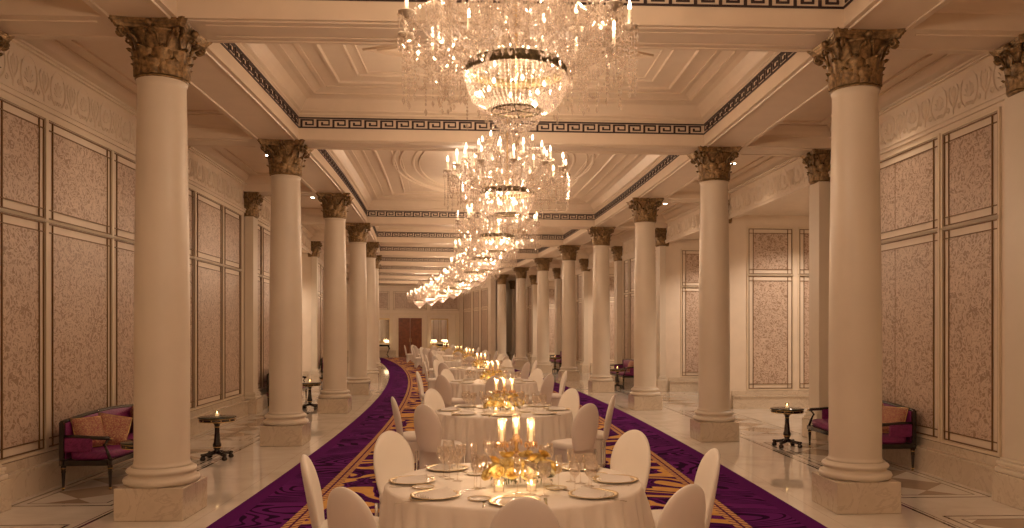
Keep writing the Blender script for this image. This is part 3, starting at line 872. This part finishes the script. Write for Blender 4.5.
# ------------------------------------------------------------------ chairs
def make_chair():
    """oval-backed banquet chair in a stretch cover; local -y is the front of the seat, the back stands at +y"""
    r = empty('banquet_chair')
    # backrest: thick oval board, leaning back a little, cover stretched over it down to the seat rail
    m = MB(); nz, nr = 18, 20; z0, z1 = .40, .945
    vs, fs = [], []
    for j in range(nz + 1):
        t = j / nz; z = z0 + (z1 - z0) * (1 - cos(t * pi * .5 + 0)) if False else z0 + (z1 - z0) * sin(t * pi / 2)
        h = (z - z0) / (z1 - z0)
        w = .145 + .051 * sin(min(1, h / .55) * pi / 2)
        if h > .45: w = .196 * sqrt(max(0.0, 1 - ((h - .45) / .55) ** 2.3))
        th = .030 * (1 if h < .8 else sqrt(max(0.02, 1 - ((h - .8) / .205) ** 2)))
        yc = .20 + .10 * h
        for i in range(nr):
            a = 2 * pi * i / nr
            sx = (1 if cos(a) >= 0 else -1) * abs(cos(a)) ** .8; sy = (1 if sin(a) >= 0 else -1) * abs(sin(a)) ** .7
            vs.append((max(w, .004) * sx, yc + th * sy + .035 * (sx * w / .196) ** 2 * -1, z))
    for j in range(nz):
        for i in range(nr): fs.append((j * nr + i, j * nr + (i + 1) % nr, (j + 1) * nr + (i + 1) % nr, (j + 1) * nr + i))
    fs.append(tuple(range(nz * nr, nz * nr + nr)))
    m.add(vs, fs, True); m.build('backrest', 'ivory_spandex', r)
    # seat cushion
    def sq(rx, ry, a, p=.55):
        return (rx * (1 if cos(a) >= 0 else -1) * abs(cos(a)) ** p, ry * (1 if sin(a) >= 0 else -1) * abs(sin(a)) ** p)
    m = MB(); m.lathe([(.96, .395), (1.0, .42), (1.0, .45), (.95, .472), (.8, .485), (.4, .492), (.01, .494)], 32, fn=lambda q, a, z: (sq(.215 * q, .215 * q, a)[0], sq(.215 * q, .215 * q, a)[1] - .02, z))
    m.build('seat', 'ivory_spandex', r)
    # stretched skirt: taut between four feet
    m = MB()
    def sk(q, a, z):
        t = (.40 - z) / .40
        k = abs(sin(2 * a)) ** 1.2                       # 1 at the corners
        pull = 1 - .30 * (1 - k) * sin(pi * min(1, t * .62))
        x, y = sq(.21, .21, a, .5); y -= .02
        zz = z + (.16 * (1 - k) * (t ** 2.2))
        spread = 1 + .06 * t * k
        return (x * pull * spread, y * pull * spread, zz)
    m.lathe([(1, .40 - .398 * j / 8) for j in range(9)], 48, fn=sk, caps=False); m.build('skirt', 'ivory_spandex', r)
    for sx in (-1, 1):
        for sy in (-1, 1):
            m = MB(); m.lathe([(.016, 0), (.018, .01), (.013, .05), (.014, .39)], 10, c=(sx * .195, sy * .195 - .02, 0)); m.build('leg', 'silver', r)
    return r
chair = make_chair(); tag(chair, 'x', 'chair')

# ------------------------------------------------------------------ tables
TR = .88
def make_table():
    r = empty('round_table')
    m = MB(); m.lathe([(.83, .69), (.845, .70), (.845, .715), (.83, .722)], 48); m.build('tabletop', 'door_dark_wood', r)
    m = MB(); m.lathe([(.28, 0), (.28, .02), (.06, .05), (.05, .65), (.2, .69)], 20); m.build('pedestal', 'black_lacquer', r)
    return r
tbl = make_table(); tag(tbl, 'x', 'table')
def make_cloth(seed):
    m = MB(); rnd = random.Random(seed); n = 264
    ph = [rnd.uniform(0, 6.28) for _ in range(8)]
    def fn(q, a, z):
        if q < 0: q = -q; return (q * cos(a), q * sin(a), z)
        t = max(0, (.748 - z) / .748)
        fold = (.3 * sin(23 * a + ph[0] + .9 * sin(3 * a + ph[1])) + .45 * sin(38 * a + ph[2] + 1.1 * sin(5 * a)) + .25 * sin(61 * a + ph[3] + .8 * sin(4 * a + ph[4]))) * (.75 + .25 * sin(2 * a + ph[5]))
        rr = q + fold * .075 * min(1, t * 3.5) * (1 if q > .865 else 0) + .02 * t
        return (rr * cos(a), rr * sin(a), z)
    prof = [(.005, .75), (.3, .75), (.6, .75), (.8, .7502), (.86, .75), (.874, .746), (.88, .735), (.882, .70), (.885, .62), (.888, .5), (.892, .35), (.896, .2), (.90, .1), (.905, .016)]
    m.lathe(prof, n, fn=fn, caps=False)
    return m
clothA = make_cloth(1).build('tablecloth', 'ivory_cloth'); tag(clothA, 'x', 'tablecloth')

# place-setting pieces
def one(m, name, mat, label_cat):
    o = m.build(name, mat); tag(o, 'x', label_cat); return o
def make_charger():
    r = empty('charger_plate')
    m = MB(); m.lathe([(0, .004), (.09, .004), (.10, .006), (.135, .013), (.135, .009), (.10, .002), (.09, 0), (0, 0)], 36); m.build('plate', 'porcelain', r)
    m = MB(); m.lathe([(.133, .0135), (.145, .0165), (.158, .018), (.160, .016), (.145, .0115), (.133, .009), (.133, .0135)], 36, caps=False); m.build('gold_rim', 'pale_gold', r)
    return r
charger = make_charger(); tag(charger, 'x', 'plate')
def make_bread():
    r = empty('bread_plate')
    m = MB(); m.lathe([(0, .003), (.05, .003), (.068, .009), (.068, .005), (.05, 0), (0, 0)], 28); m.build('plate', 'porcelain', r)
    m = MB(); m.lathe([(.067, .0092), (.074, .012), (.0755, .0105), (.067, .005), (.067, .0092)], 28, caps=False); m.build('gold_rim', 'pale_gold', r)
    return r
bread = make_bread(); tag(bread, 'x', 'plate')
m = MB()
for i in range(7):
    x = -.075 + i * .025; h = .014 + .022 * (1 - abs(i - 3) / 3.6)
    m.add([(x - .016, -.10, 0), (x + .016, -.10, 0), (x, -.10, h * .8), (x - .018, .10, 0), (x + .018, .10, 0), (x, .10, h * 1.3)], [(0, 1, 2), (3, 5, 4), (0, 2, 5, 3), (1, 4, 5, 2), (0, 3, 4, 1)])
napkin = one(m, 'folded_napkin', 'napkin_white', 'napkin')
m = MB(); m.bbox(-.007, .007, -.10, .02, .0, .004, .001); m.bbox(-.011, .011, .02, .10, 0, .003, .001)
knife = one(m, 'table_knife', 'silver', 'cutlery')
m = MB(); m.bbox(-.006, .006, -.10, .04, 0, .004, .001); m.bbox(-.012, .012, .04, .058, 0, .004, .001)
for x in (-.010, -.0035, .0035, .010): m.bbox(x - .002, x + .002, .058, .10, 0, .003, .0005)
fork = one(m, 'table_fork', 'silver', 'cutlery')
def glass(name, h, rb, rf=.036):
    m = MB(); hs = h * .48
    m.lathe([(rf, 0), (rf, .002), (.006, .006), (.0035, .02), (.0035, hs - .01), (.008, hs), (rb * .75, hs + (h - hs) * .25), (rb, hs + (h - hs) * .55), (rb * .86, h), (rb * .83, h), (rb * .95, hs + (h - hs) * .55), (rb * .68, hs + (h - hs) * .28), (.001, hs + .006)], 18)
    return one(m, name, 'clear_glass', 'glass')
wine = glass('wine_glass', .20, .042); goblet = glass('water_goblet', .215, .048); flute = glass('champagne_flute', .225, .026)

# roses
def rose_mesh():
    m = MB()
    for L, (n, R, H, tilt) in enumerate(((3, .009, .034, .1), (4, .017, .034, .2), (5, .025, .031, .4), (6, .032, .026, .6))):
        for i in range(n):
            a = 2 * pi * i / n + L * .7; vs = []; fs = []
            for j in range(4):
                t = j / 3
                for k in range(5):
                    q = (k / 4 - .5) * 2
                    wa = (1.35 if L < 2 else 1.1) * pi / n * 1.25
                    aa = a + q * wa * (.55 + .6 * sin(t * pi * .6))
                    rr = R * (.45 + .6 * t ** .8) + .008 * tilt * t * t * (1 + .3 * (1 - q * q))
                    z = H * (t - .1) - .006 * q * q * t - .010 * tilt * t ** 3
                    vs.append((rr * cos(aa), rr * sin(aa), z))
            for j in range(3):
                for k in range(4): fs.append((j * 5 + k, j * 5 + k + 1, j * 5 + k + 6, j * 5 + k + 5))
            m.add(vs, fs, True)
    return m
def make_flowers():
    r = empty('rose_arrangement'); rnd = random.Random(5)
    m = MB()
    for x in (-.15, .0, .15): m.bbox(x - .055, x + .055, -.05, .05, .0, .085, .006)
    m.build('glass_vase', 'clear_glass', r)
    m = MB()
    for i in range(90):
        x = rnd.uniform(-.19, .19); y = rnd.uniform(-.06, .06); z = rnd.uniform(.02, .13); a = rnd.uniform(0, 6.28); L = rnd.uniform(.03, .07)
        dx, dy = cos(a) * L, sin(a) * L
        m.add([(x, y, z), (x + dx * .5 - dy * .22, y + dy * .5 + dx * .22, z + .012), (x + dx, y + dy, z - .004), (x + dx * .5 + dy * .22, y + dy * .5 - dx * .22, z + .012)], [(0, 1, 2, 3)])
    for i in range(14):
        x = rnd.uniform(-.17, .17); y = rnd.uniform(-.03, .03); m.tube([(x, y, .01), (x * 1.05, y, .11)], .003, 5)
    o = m.build('foliage', 'stem_green', r); o['kind'] = 'stuff'
    first = None
    spots = []
    for i in range(12): spots.append((-.215 + .43 * i / 11, -.085, .085 + .022 * (i % 2)))
    for i in range(10): spots.append((-.19 + .38 * i / 9, -.035, .135 + .028 * ((i + 1) % 2)))
    for i in range(9): spots.append((-.16 + .32 * i / 8, .02, .15 + .03 * (i % 3) * .7))
    for i in range(11): spots.append((-.20 + .40 * i / 10, .07, .095 + .025 * (i % 2)))
    for x, y, z in spots:
        x += rnd.uniform(-.012, .012); y += rnd.uniform(-.012, .012); z += rnd.uniform(-.015, .02)
        if first is None: first = o = rose_mesh().build('rose', 'rose_petal', r)
        else: o = first.copy(); C.objects.link(o); o.parent = r
        o.location = (x, y, z); o.rotation_euler = (-y * 9, x * 3, rnd.uniform(0, 6.28)); k = rnd.uniform(1.0, 1.35); o.scale = (k, k, k)
    return r
flow = make_flowers(); tag(flow, 'x', 'flowers')
def make_candelabra():
    r = empty('candelabra')
    m = MB(); m.lathe([(.075, 0), (.078, .008), (.06, .02), (.03, .03), (.018, .05), (.022, .07), (.012, .09), (.011, .15), (.02, .165), (.012, .18), (.010, .22), (.0, .235)], 20); m.build('stem', 'gilt', r)
    m = MB(); m.lathe([(.012, .095), (.032, .115), (.038, .13), (.02, .15), (.01, .155)], 10, smooth=False); m.lathe([(.01, .225), (.03, .245), (.022, .27), (.0, .285)], 10, smooth=False)
    m.build('crystal_knop', 'amber_crystal', r)
    for i, a in enumerate((pi + .25, -.25, pi / 2)):
        R = .110; cx, cy = R * cos(a), R * sin(a)
        m = MB(); m.tube([(R * t * cos(a), R * t * sin(a), .17 - .06 * sin(pi * t) + .05 * t) for t in [j / 10 for j in range(11)]], .006, 6); m.build('arm', 'gilt', r)
        m = MB(); m.lathe([(.008, .19), (.02, .20), (.045, .222), (.047, .228), (.01, .225)], 12, c=(cx, cy, 0), smooth=False)
        for q in range(10):
            b = 2 * pi * q / 10; m.octa(cx + .043 * cos(b), cy + .043 * sin(b), .20, .008, .024)
        m.build('bobeche', 'amber_crystal', r)
        m = MB(); m.lathe([(.026, .229), (.029, .24), (.029, .395), (.0265, .40), (.0265, .24), (.024, .229)], 20, c=(cx, cy, 0), caps=False); m.build('hurricane_tube', 'hurricane_glass', r)
        m = MB(); m.lathe([(.012, .23), (.012, .315), (.010, .32), (0, .318)], 14, c=(cx, cy, 0)); m.build('candle', 'wax_glow', r)
        m = MB(); m.lathe([(.004, .32), (.009, .333), (.009, .345), (.003, .372), (0, .38)], 8, c=(cx, cy, 0)); m.build('flame', 'flame_glow', r)
    return r
cand = make_candelabra(); tag(cand, 'x', 'candelabra')
def candle_light(s, u, z, e, parent=None):
    add_light('candle_light', 'POINT', P(s, u, z), e, (1, .66, .38), shadow_soft_size=.012)
def make_votive():
    r = empty('votive_candle')
    m = MB(); m.lathe([(.0, .0), (.030, .0), (.033, .004), (.034, .08), (.031, .082), (.030, .012), (.0, .010)], 20); m.build('glass_cup', 'hurricane_glass', r)
    m = MB(); m.lathe([(.0, .011), (.027, .011), (.027, .045), (0, .043)], 16); m.build('candle', 'wax_glow', r)
    m = MB(); m.lathe([(.003, .044), (.007, .054), (.006, .062), (0, .078)], 8); m.build('flame', 'flame_glow', r)
    return r
vot = make_votive(); tag(vot, 'x', 'candle')

TABLES = [5.60, 10.52, 16.3, 21.9, 27.2, 32.5, 38.2, 44.0]
SEATS = {0: 'front', 45: 'front-left', 90: 'left', 135: 'back-left', 180: 'back', 225: 'back-right', 270: 'right', 315: 'front-right'}
# chair places: (angle from the front, towards the left) -> (angle, distance) as they stand in the photograph
CH = {0: {0: (-2, 1.22), 45: (37, 1.24), 90: (87, 1.12), 135: (139, 1.27), 225: (221, 1.27), 270: (266, 1.13), 315: (321, 1.24)},
      1: {45: (35, 1.32), 90: (80, 1.12), 135: (137, 1.16), 225: (223, 1.16), 270: (280, 1.12), 315: (323, 1.32)}}
def tname(ti): return '%s table' % (ORD[ti] if ti == 0 else ORD[ti] + ' table from the front')[:99] if ti == 0 else '%s table from the front' % ORD[ti]
rnd = random.Random(11)
TU = -.08          # the row of tables stands a little left of the middle
for ti, s in enumerate(TABLES):
    tn = tname(ti); TU = -.045 if ti == 0 else -.08
    put(tbl, s, TU, 0, 0, 'round dining table hidden under its cloth, the %s' % tn, 'round tables down the carpet').location.z = .012
    o = put(clothA, s, TU, 0, ti * .8, 'floor-length ivory cloth on the %s' % tn, 'ivory tablecloths')
    o.location.z = .002
    places = CH.get(ti)
    if not places:
        off = (3, -8, 5, 10, 0, 7)[(ti - 2) % 6]
        places = {a: (a + off + rnd.uniform(-6, 6), rnd.uniform(1.17, 1.27)) for a in SEATS if not (a in (180,))}
    for key, (ang, d) in places.items():
        q = radians(ang)
        ss, uu = s - d * cos(q), -d * sin(q)
        if ti == 2 and key == 45: ss, uu = s - .95, -.80
        if ti == 2 and key == 0: ss, uu = s - 1.22, .02
        # chair back faces away from the table; local +y is the back
        o = put(chair, ss, uu + TU, .012, 0, 'ivory-covered oval-back chair at the %s seat of the %s' % (SEATS[key], tn), 'banquet chairs at the round tables')
        o.rotation_euler.z = TH(s) + pi - q + rnd.uniform(-.08, .08)
    Z = .7515
    # centrepieces
    put(flow, s - .14, TU + .05 if ti == 0 else TU, Z, 0, 'low arrangement of yellow roses in the middle of the %s' % tn, 'rose arrangements')
    put(cand, s + .42 if ti else s + .36, TU + .02, Z, 0, 'candelabra with three glowing glass hurricane tubes on the %s' % tn, 'candelabra on the tables')
    if ti < 5:
        sc_ = s + (.42 if ti else .36)
        for a in (pi + .25, -.25, pi / 2): candle_light(sc_ + .110 * sin(a), TU + (.0 if ti else .02) + .110 * cos(a), Z + .385, 5.0)
        candle_light(s - .36, TU - .10, Z + .088, 1.0); candle_light(s - .34, TU + .11, Z + .088, 1.0)
        put(vot, s - .36, TU - .10, Z, 0, 'glass votive candle left of the roses on the %s' % tn, 'votive candles')
        put(vot, s - .34, TU + .11, Z, 0, 'glass votive candle in front of the roses on the %s' % tn, 'votive candles')
    for key, name in SEATS.items():
        if ti > 4: continue
        q = radians(key + (0 if ti < 2 else 4)); dd = .70
        def at(fwd, side):          # fwd = towards the centre, side = to the sitter's right
            x = s - (dd - fwd) * cos(q) + side * sin(q); y = TU - (dd - fwd) * sin(q) + side * cos(q)
            return x, y
        rz = pi - q + pi            # local +y points to the centre
        rz = -q
        def L(what, extra): return '%s at the %s seat of the %s' % (what, name, tn) if extra is None else '%s %s at the %s seat of the %s' % (what, extra, name, tn)
        a = at(0, 0); put(charger, a[0], a[1], Z, rz, 'gold-rimmed charger plate at the %s seat of the %s' % (name, tn), 'charger plates')
        a = at(0, 0)
        if key != 0 and ti < 3: put(napkin, a[0], a[1], Z + .0165 - .012, rz, 'folded white napkin on the %s plate of the %s' % (name, tn), 'folded napkins')
        a = at(.25, .10); put(wine, a[0], a[1], Z, 0, 'clear wine glass by the %s seat of the %s' % (name, tn), 'wine glasses')
        a = at(.20, .185); put(goblet, a[0], a[1], Z, 0, 'clear water goblet by the %s seat of the %s' % (name, tn), 'water goblets')
        if ti < 2:
            a = at(.31, .02); put(flute, a[0], a[1], Z, 0, 'slim champagne flute by the %s seat of the %s' % (name, tn), 'champagne flutes')
            a = at(.10, -.215); put(bread, a[0], a[1], Z, rz, 'small gold-rimmed bread plate by the %s seat of the %s' % (name, tn), 'bread plates')
            a = at(.03, .19); put(knife, a[0], a[1], Z, rz, 'silver knife right of the %s plate on the %s' % (name, tn), 'table knives')
            a = at(-.03, -.185); put(fork, a[0], a[1], Z, rz, 'silver fork left of the %s plate on the %s' % (name, tn), 'table forks')

# ------------------------------------------------------------------ settees, side tables
def make_settee():
    """local x along the settee, -y is the front"""
    r = empty('settee'); L = 1.06; D = .29
    m = MB()
    m.bbox(-L, L, -D, -D + .05, .27, .33, .006); m.bbox(-L, L, D - .05, D, .27, .33, .006)
    m.bbox(-L, -L + .05, -D + .05, D - .05, .27, .33, .006); m.bbox(L - .05, L, -D + .05, D - .05, .27, .33, .006)
    # back frame: posts and gently bowed top rail
    for sg in (-1, 1): m.bbox(sg * L - .022 - sg * .022, sg * L + .022 - sg * .022, D - .05, D, .33, .76, .006)
    m.tube([(-L + .03 + (2 * L - .06) * i / 12, D - .022, .755 + .045 * sin(pi * i / 12)) for i in range(13)], .024, 8)
    m.build('frame', 'black_lacquer', r)
    for sx in (-1, 0, 1):
        for sy in (-1, 1):
            if sx == 0 and sy == 1: continue
            m = MB(); cx, cy = sx * (L - .035), sy * (D - .035)
            m.lathe([(.011, 0), (.014, .01), (.012, .02), (.021, .19), (.026, .20), (.020, .215), (.027, .235), (.027, .272)], 12, c=(cx, cy, 0))
            lg = m.build('leg', 'black_lacquer', r)
            g = MB(); g.lathe([(.0275, .236), (.0285, .24), (.0275, .244)], 12, c=(cx, cy, 0), caps=False); g.build('gilt_ring', 'gilt', lg)
            g = MB(); g.lathe([(.015, .008), (.0165, .016), (.0145, .024)], 12, c=(cx, cy, 0), caps=False); g.build('gilt_ferrule', 'gilt', lg)
    def cush(name, x0, x1, y0, y1, z0, z1, par=r):
        m = MB(); n = 20; vs = []
        prof = [(.90, 0), (.98, .15), (1, .4), (1, .65), (.97, .85), (.88, .97), (.5, 1.03), (.02, 1.05)]
        cx, cy, hx, hy = (x0 + x1) / 2, (y0 + y1) / 2, (x1 - x0) / 2, (y1 - y0) / 2
        def fn(q, a, z):
            sx = (1 if cos(a) >= 0 else -1) * abs(cos(a)) ** .35; sy = (1 if sin(a) >= 0 else -1) * abs(sin(a)) ** .35
            return (cx + hx * sx * (1 - (1 - q) * hy / hx if q > .8 else q), cy + hy * sy * q, z0 + (z1 - z0) * z)
        m.lathe(prof, 40, fn=fn)
        for i, p in enumerate(m.v): m.uv[i] = (p[0], p[1] + p[2])
        return m.build(name, 'settee_damask', par)
    cush('seat', -L + .01, L - .01, -D + .005, D - .05, .33, .435)
    m = MB(); nx, nz = 16, 6; vs, fs, uv = [], [], []
    for i in range(nx + 1):
        x = -L + .06 + (2 * L - .12) * i / nx
        for j in range(nz + 1):
            t = j / nz; z = .43 + (.315 + .045 * sin(pi * i / nx)) * t
            b = .045 * sin(pi * t) ** .5 * min(1, 6 * i / nx, 6 * (nx - i) / nx) ** .5
            vs.append((x, D - .05 - b, z)); uv.append((x, z))
    for i in range(nx):
        for j in range(nz): a = i * (nz + 1) + j; fs.append((a, a + nz + 1, a + nz + 2, a + 1))
    m.add(vs, fs, True, uv)
    m.box(-L + .05, L - .05, D - .052, D - .012, .34, .745)
    m.build('backrest', 'settee_damask', r)
    for sg in (-1, 1):
        x = sg * (L - .03)
        m = MB()
        m.tube([(x, D - .04, .60), (x, .1, .595), (x, -.08, .58), (x, -D + .05, .575), (x, -D + .02, .56)], [.016, .02, .022, .022, .012], 8)
        m.tube([(x, -D + .05, .57), (x, -D + .10, .50), (x, -D + .06, .42), (x, -D + .03, .33)], [.018, .015, .017, .020], 8)
        m.build('armrest', 'black_lacquer', r)
        m = MB(); m.bbox(x - .02, x + .02, -.06, D - .05, .42, .585, .012); m.build('arm_pad', 'settee_damask', r)
        m = MB(); m.lathe([(0, -.01), (.018, -.006), (.02, 0), (.018, .006), (0, .01)], 10, c=(x, -D + .018, .57)); m.build('gilt_knob', 'gilt', r)
    return r
settee = make_settee(); tag(settee, 'x', 'settee')
def make_pillow():
    m = MB(); n = 12; vs, fs, uv = [], [], []
    for sgn in (1, -1):
        o = len(vs)
        for i in range(n + 1):
            for j in range(n + 1):
                x, z = (i / n - .5) * 2, (j / n - .5) * 2
                b = .075 * ((1 - x ** 4) * (1 - z ** 4)) ** .6
                k = 1 + .05 * (x * x * z * z) - .04 * (1 - max(abs(x), abs(z))) * 0
                vs.append((x * .175 * k, sgn * b, .175 + z * .175 * k)); uv.append((x * .2, z * .2))
        for i in range(n):
            for j in range(n):
                a = o + i * (n + 1) + j; q = (a, a + n + 1, a + n + 2, a + 1); fs.append(q if sgn < 0 else q[::-1])
    m.add(vs, fs, True, uv)
    o = m.build('throw_pillow', 'pillow_fabric')
    p = MB(); e = .18; c = .175
    p.tube([(-e, 0, c - e), (0, 0, c - e + .006), (e, 0, c - e), (e - .006, 0, c), (e, 0, c + e), (0, 0, c + e - .006), (-e, 0, c + e), (-e + .006, 0, c)], .007, 6, closed=True)
    p.build('piping', 'gilt', o)
    return o
pill = make_pillow(); tag(pill, 'x', 'pillow')
def make_side_table():
    r = empty('side_table')
    m = MB(); m.lathe([(0, .578), (.25, .578), (.256, .585), (.25, .592), (0, .592)], 40); m.build('tabletop', 'dark_marble_top', r)
    m = MB(); m.lathe([(.23, .525), (.238, .53), (.24, .575), (.2, .577), (.2, .53)], 40, caps=False); m.build('apron', 'black_lacquer', r)
    m = MB(); m.lathe([(.243, .527), (.245, .531), (.242, .535)], 40, caps=False); m.lathe([(.243, .566), (.245, .57), (.242, .574)], 40, caps=False)
    for i in range(12):
        a = 2 * pi * i / 12; m.octa(.241 * cos(a), .241 * sin(a), .55, .008, .012)
    m.build('gilt_trim', 'gilt', r)
    m = MB(); m.lathe([(.05, .10), (.052, .115), (.035, .13), (.055, .17), (.058, .21), (.045, .24), (.034, .36), (.030, .46), (.045, .49), (.08, .525), (.08, .53)], 16)
    m.build('pedestal', 'black_lacquer', r)
    m = MB(); m.lathe([(.054, .165), (.060, .17), (.054, .178)], 16, caps=False); m.lathe([(.036, .445), (.04, .45), (.036, .455)], 16, caps=False); m.build('gilt_collar', 'gilt', r)
    for i in range(4):
        a = pi / 4 + i * pi / 2
        m = MB(); m.tube([(.03 * cos(a), .03 * sin(a), .10), (.10 * cos(a), .10 * sin(a), .085), (.205 * cos(a), .205 * sin(a), .075)], [.03, .026, .022], 8)
        m.lathe([(.02, 0), (.036, .012), (.038, .03), (.03, .05), (.018, .06), (.03, .075), (.028, .095), (0, .1)], 12, c=(.205 * cos(a), .205 * sin(a), 0)); m.build('leg', 'black_lacquer', r)
    return r
stab = make_side_table(); tag(stab, 'x', 'side table')

def settee_at(s, side, u, desc, pillows=()):
    rz = -side * pi / 2      # local -y towards the aisle
    put(settee, s, side * u, 0, rz, 'purple damask settee with black frame ' + desc, 'settees along the walls')
    def loc(x, y):           # local to (s, u)
        return (s + side * -x * -1 * -1 if False else s - side * x, side * u + side * y)
    if pillows:
        for i, (x, y, lean, yaw, nm) in enumerate(pillows):
            a = loc(x, y); o = put(pill, a[0], a[1], .452, rz, 'red and gold pillow %s on the settee %s' % (nm, desc), 'throw pillows on the settees')
            o.rotation_euler = (lean, (.0, .22, .1)[i] * side * -1, TH(a[0]) + rz + yaw)
# near-left settee: its near end is at local x>0 on the left side? side=-1 -> s = s0 + x
settee_at(10.42, -1, 4.78, 'against the near left wall', [(-.84, .03, -.40, -.55, 'nearest the camera'), (-.62, -.05, -.40, -1.15, 'leaning on its neighbour'), (.62, .05, -.35, .4, 'at the far end')])
settee_at(11.13, 1, 4.90, 'against the near right wall', [(.84, .03, -.40, .55, 'nearest the camera'), (.60, -.05, -.40, 1.1, 'leaning on its neighbour'), (-.62, .05, -.35, -.4, 'at the far end')])
settee_at(20.3, -1, 4.85, 'further down the left wall', [(.6, .05, -.35, .4, 'at the far end')])
settee_at(30.4, -1, 4.85, 'deep down the left wall', [(.6, .05, -.35, .4, 'at the far end')])
settee_at(26.1, 1, 4.88, 'by the fourth right column', [(.65, .04, -.38, .3, 'at the near end')])
settee_at(36.0, 1, 4.85, 'far down the right wall', [(.65, .04, -.38, .3, 'at the near end')])
settee_at(21.6, 1, 6.55, 'in the second lit alcove on the right', [])
SDT = [(9.0, -1, 3.98, 'just behind the nearest left column'), (11.5, -1, 4.02, 'between the first two left columns'), (12.15, 1, 4.30, 'at the far end of the near right settee'),
       (18.8, -1, 4.1, 'behind the second left column'), (21.2, -1, 4.0, 'between the second and third left columns'), (24.2, 1, 4.2, 'by the fourth right column'), (34.2, 1, 4.2, 'far down the right aisle')]
for s, sd, u, d in SDT:
    put(stab, s, sd * u, 0, 0, 'small black round pedestal table ' + d, 'side tables in the aisles')
    put(vot, s, sd * u, .593, 0, 'lit votive candle on the black table ' + d, 'votive candles on side tables')

# ------------------------------------------------------------------ far end: consoles, lamps, mirrors, sconce
def make_console():
    r = empty('console_table')
    m = MB(); m.bbox(-.55, .55, -.2, .2, .76, .80, .008); m.build('tabletop', 'dark_marble_top', r)
    m = MB(); m.bbox(-.5, .5, -.17, .17, .68, .76, .008); m.build('apron', 'black_lacquer', r)
    for sx in (-1, 1):
        for sy in (-1, 1):
            m = MB(); m.tube([(sx * .45, sy * .14, .68), (sx * .52, sy * .15, .55), (sx * .42, sy * .14, .3), (sx * .36, sy * .13, .15), (sx * .46, sy * .15, .01)], [.035, .03, .022, .018, .022], 8); m.build('leg', 'black_lacquer', r)
    return r
con = make_console(); tag(con, 'x', 'console table')
def make_lamp():
    r = empty('table_lamp')
    m = MB(); m.lathe([(.06, 0), (.06, .01), (.02, .03), (.035, .08), (.02, .13), (.008, .15), (.008, .2)], 16); m.build('base', 'gilt', r)
    m = MB(); m.lathe([(.15, .14), (.10, .30)], 24, caps=False); m.build('lamp_shade', 'shade_glow', r)
    return r
lamp = make_lamp(); tag(lamp, 'x', 'lamp')
for sg, sn in ((-1, 'left'), (1, 'right')):
    put(con, S_END - .45, sg * 1.95, 0, 0, 'dark console table with curved legs against the far wall, %s of the door' % sn, 'console tables at the far wall')
    for du in (-.36, .36):
        put(lamp, S_END - .45, sg * 1.95 + du, .802, 0, 'small glowing table lamp on the far console %s of the door, %s one' % (sn, 'left' if du < 0 else 'right'), 'lamps on the far consoles')
    r = empty('wall_mirror', P(S_END - .003, sg * 1.95, 0), TH(S_END))
    tag(r, 'tall gilt-framed mirror on the far wall, %s of the brown door' % sn, 'mirror', 'mirrors on the far wall')
    m = MB(); m.box(-.55, .55, -.03, -.02, 1.0, 2.45); m.build('mirror_pane', 'mirror_glass', r)
    m = MB()
    for x0, x1, z0, z1 in ((-.62, -.55, .93, 2.52), (.55, .62, .93, 2.52), (-.55, .55, .93, 1.0), (-.55, .55, 2.45, 2.52)): m.bbox(x0, x1, -.055, 0, z0, z1, .01)
    m.build('mirror_frame', 'gilt', r)
r = empty('wall_sconce', P(27.6, -5.62, 2.55), TH(27.6)); tag(r, 'bright glass wall sconce at the far side of the left wall opening', 'wall lamp')
r.location = P(27.86, -5.95, 2.55)
m = MB(); m.bbox(-.04, .04, -.02, .0, -.12, .12, .006); m.tube([(0, -.01, 0), (0, -.08, -.03), (0, -.12, .0)], .01, 8); m.build('bracket', 'gilt', r)
m = MB(); m.lathe([(.03, .0), (.06, .06), (.07, .16), (.05, .24)], 16, c=(0, -.12, 0), caps=False); m.build('glass_shade', 'sconce_glow', r)

# ------------------------------------------------------------------ camera, world, colour
cam = bpy.data.cameras.new('camera'); co = bpy.data.objects.new('camera', cam); C.objects.link(co)
co.location = (0, 0, EYE); co.rotation_euler = (pi / 2, 0, 0)
cam.sensor_width = 36; cam.lens = 36 * 812 / 1024; cam.shift_x = -21.0 / 1024; cam.shift_y = 65.3 / 1024; cam.clip_end = 200; cam.clip_start = .05
sc = bpy.context.scene; sc.camera = co
w = bpy.data.worlds.new('world'); sc.world = w; w.use_nodes = True
w.node_tree.nodes['Background'].inputs[0].default_value = (.5, .35, .22, 1); w.node_tree.nodes['Background'].inputs[1].default_value = .05
sc.view_settings.view_transform = 'Standard'; sc.view_settings.look = 'None'
sc.view_settings.gamma = 1; sc.view_settings.use_curve_mapping = False
sc.view_settings.exposure = -0.1
cy = sc.cycles
cy.max_bounces = 8; cy.diffuse_bounces = 5; cy.glossy_bounces = 4; cy.transparent_max_bounces = 24; cy.transmission_bounces = 4
cy.sample_clamp_indirect = 3.0; cy.use_denoising = True; cy.caustics_reflective = False; cy.caustics_refractive = False
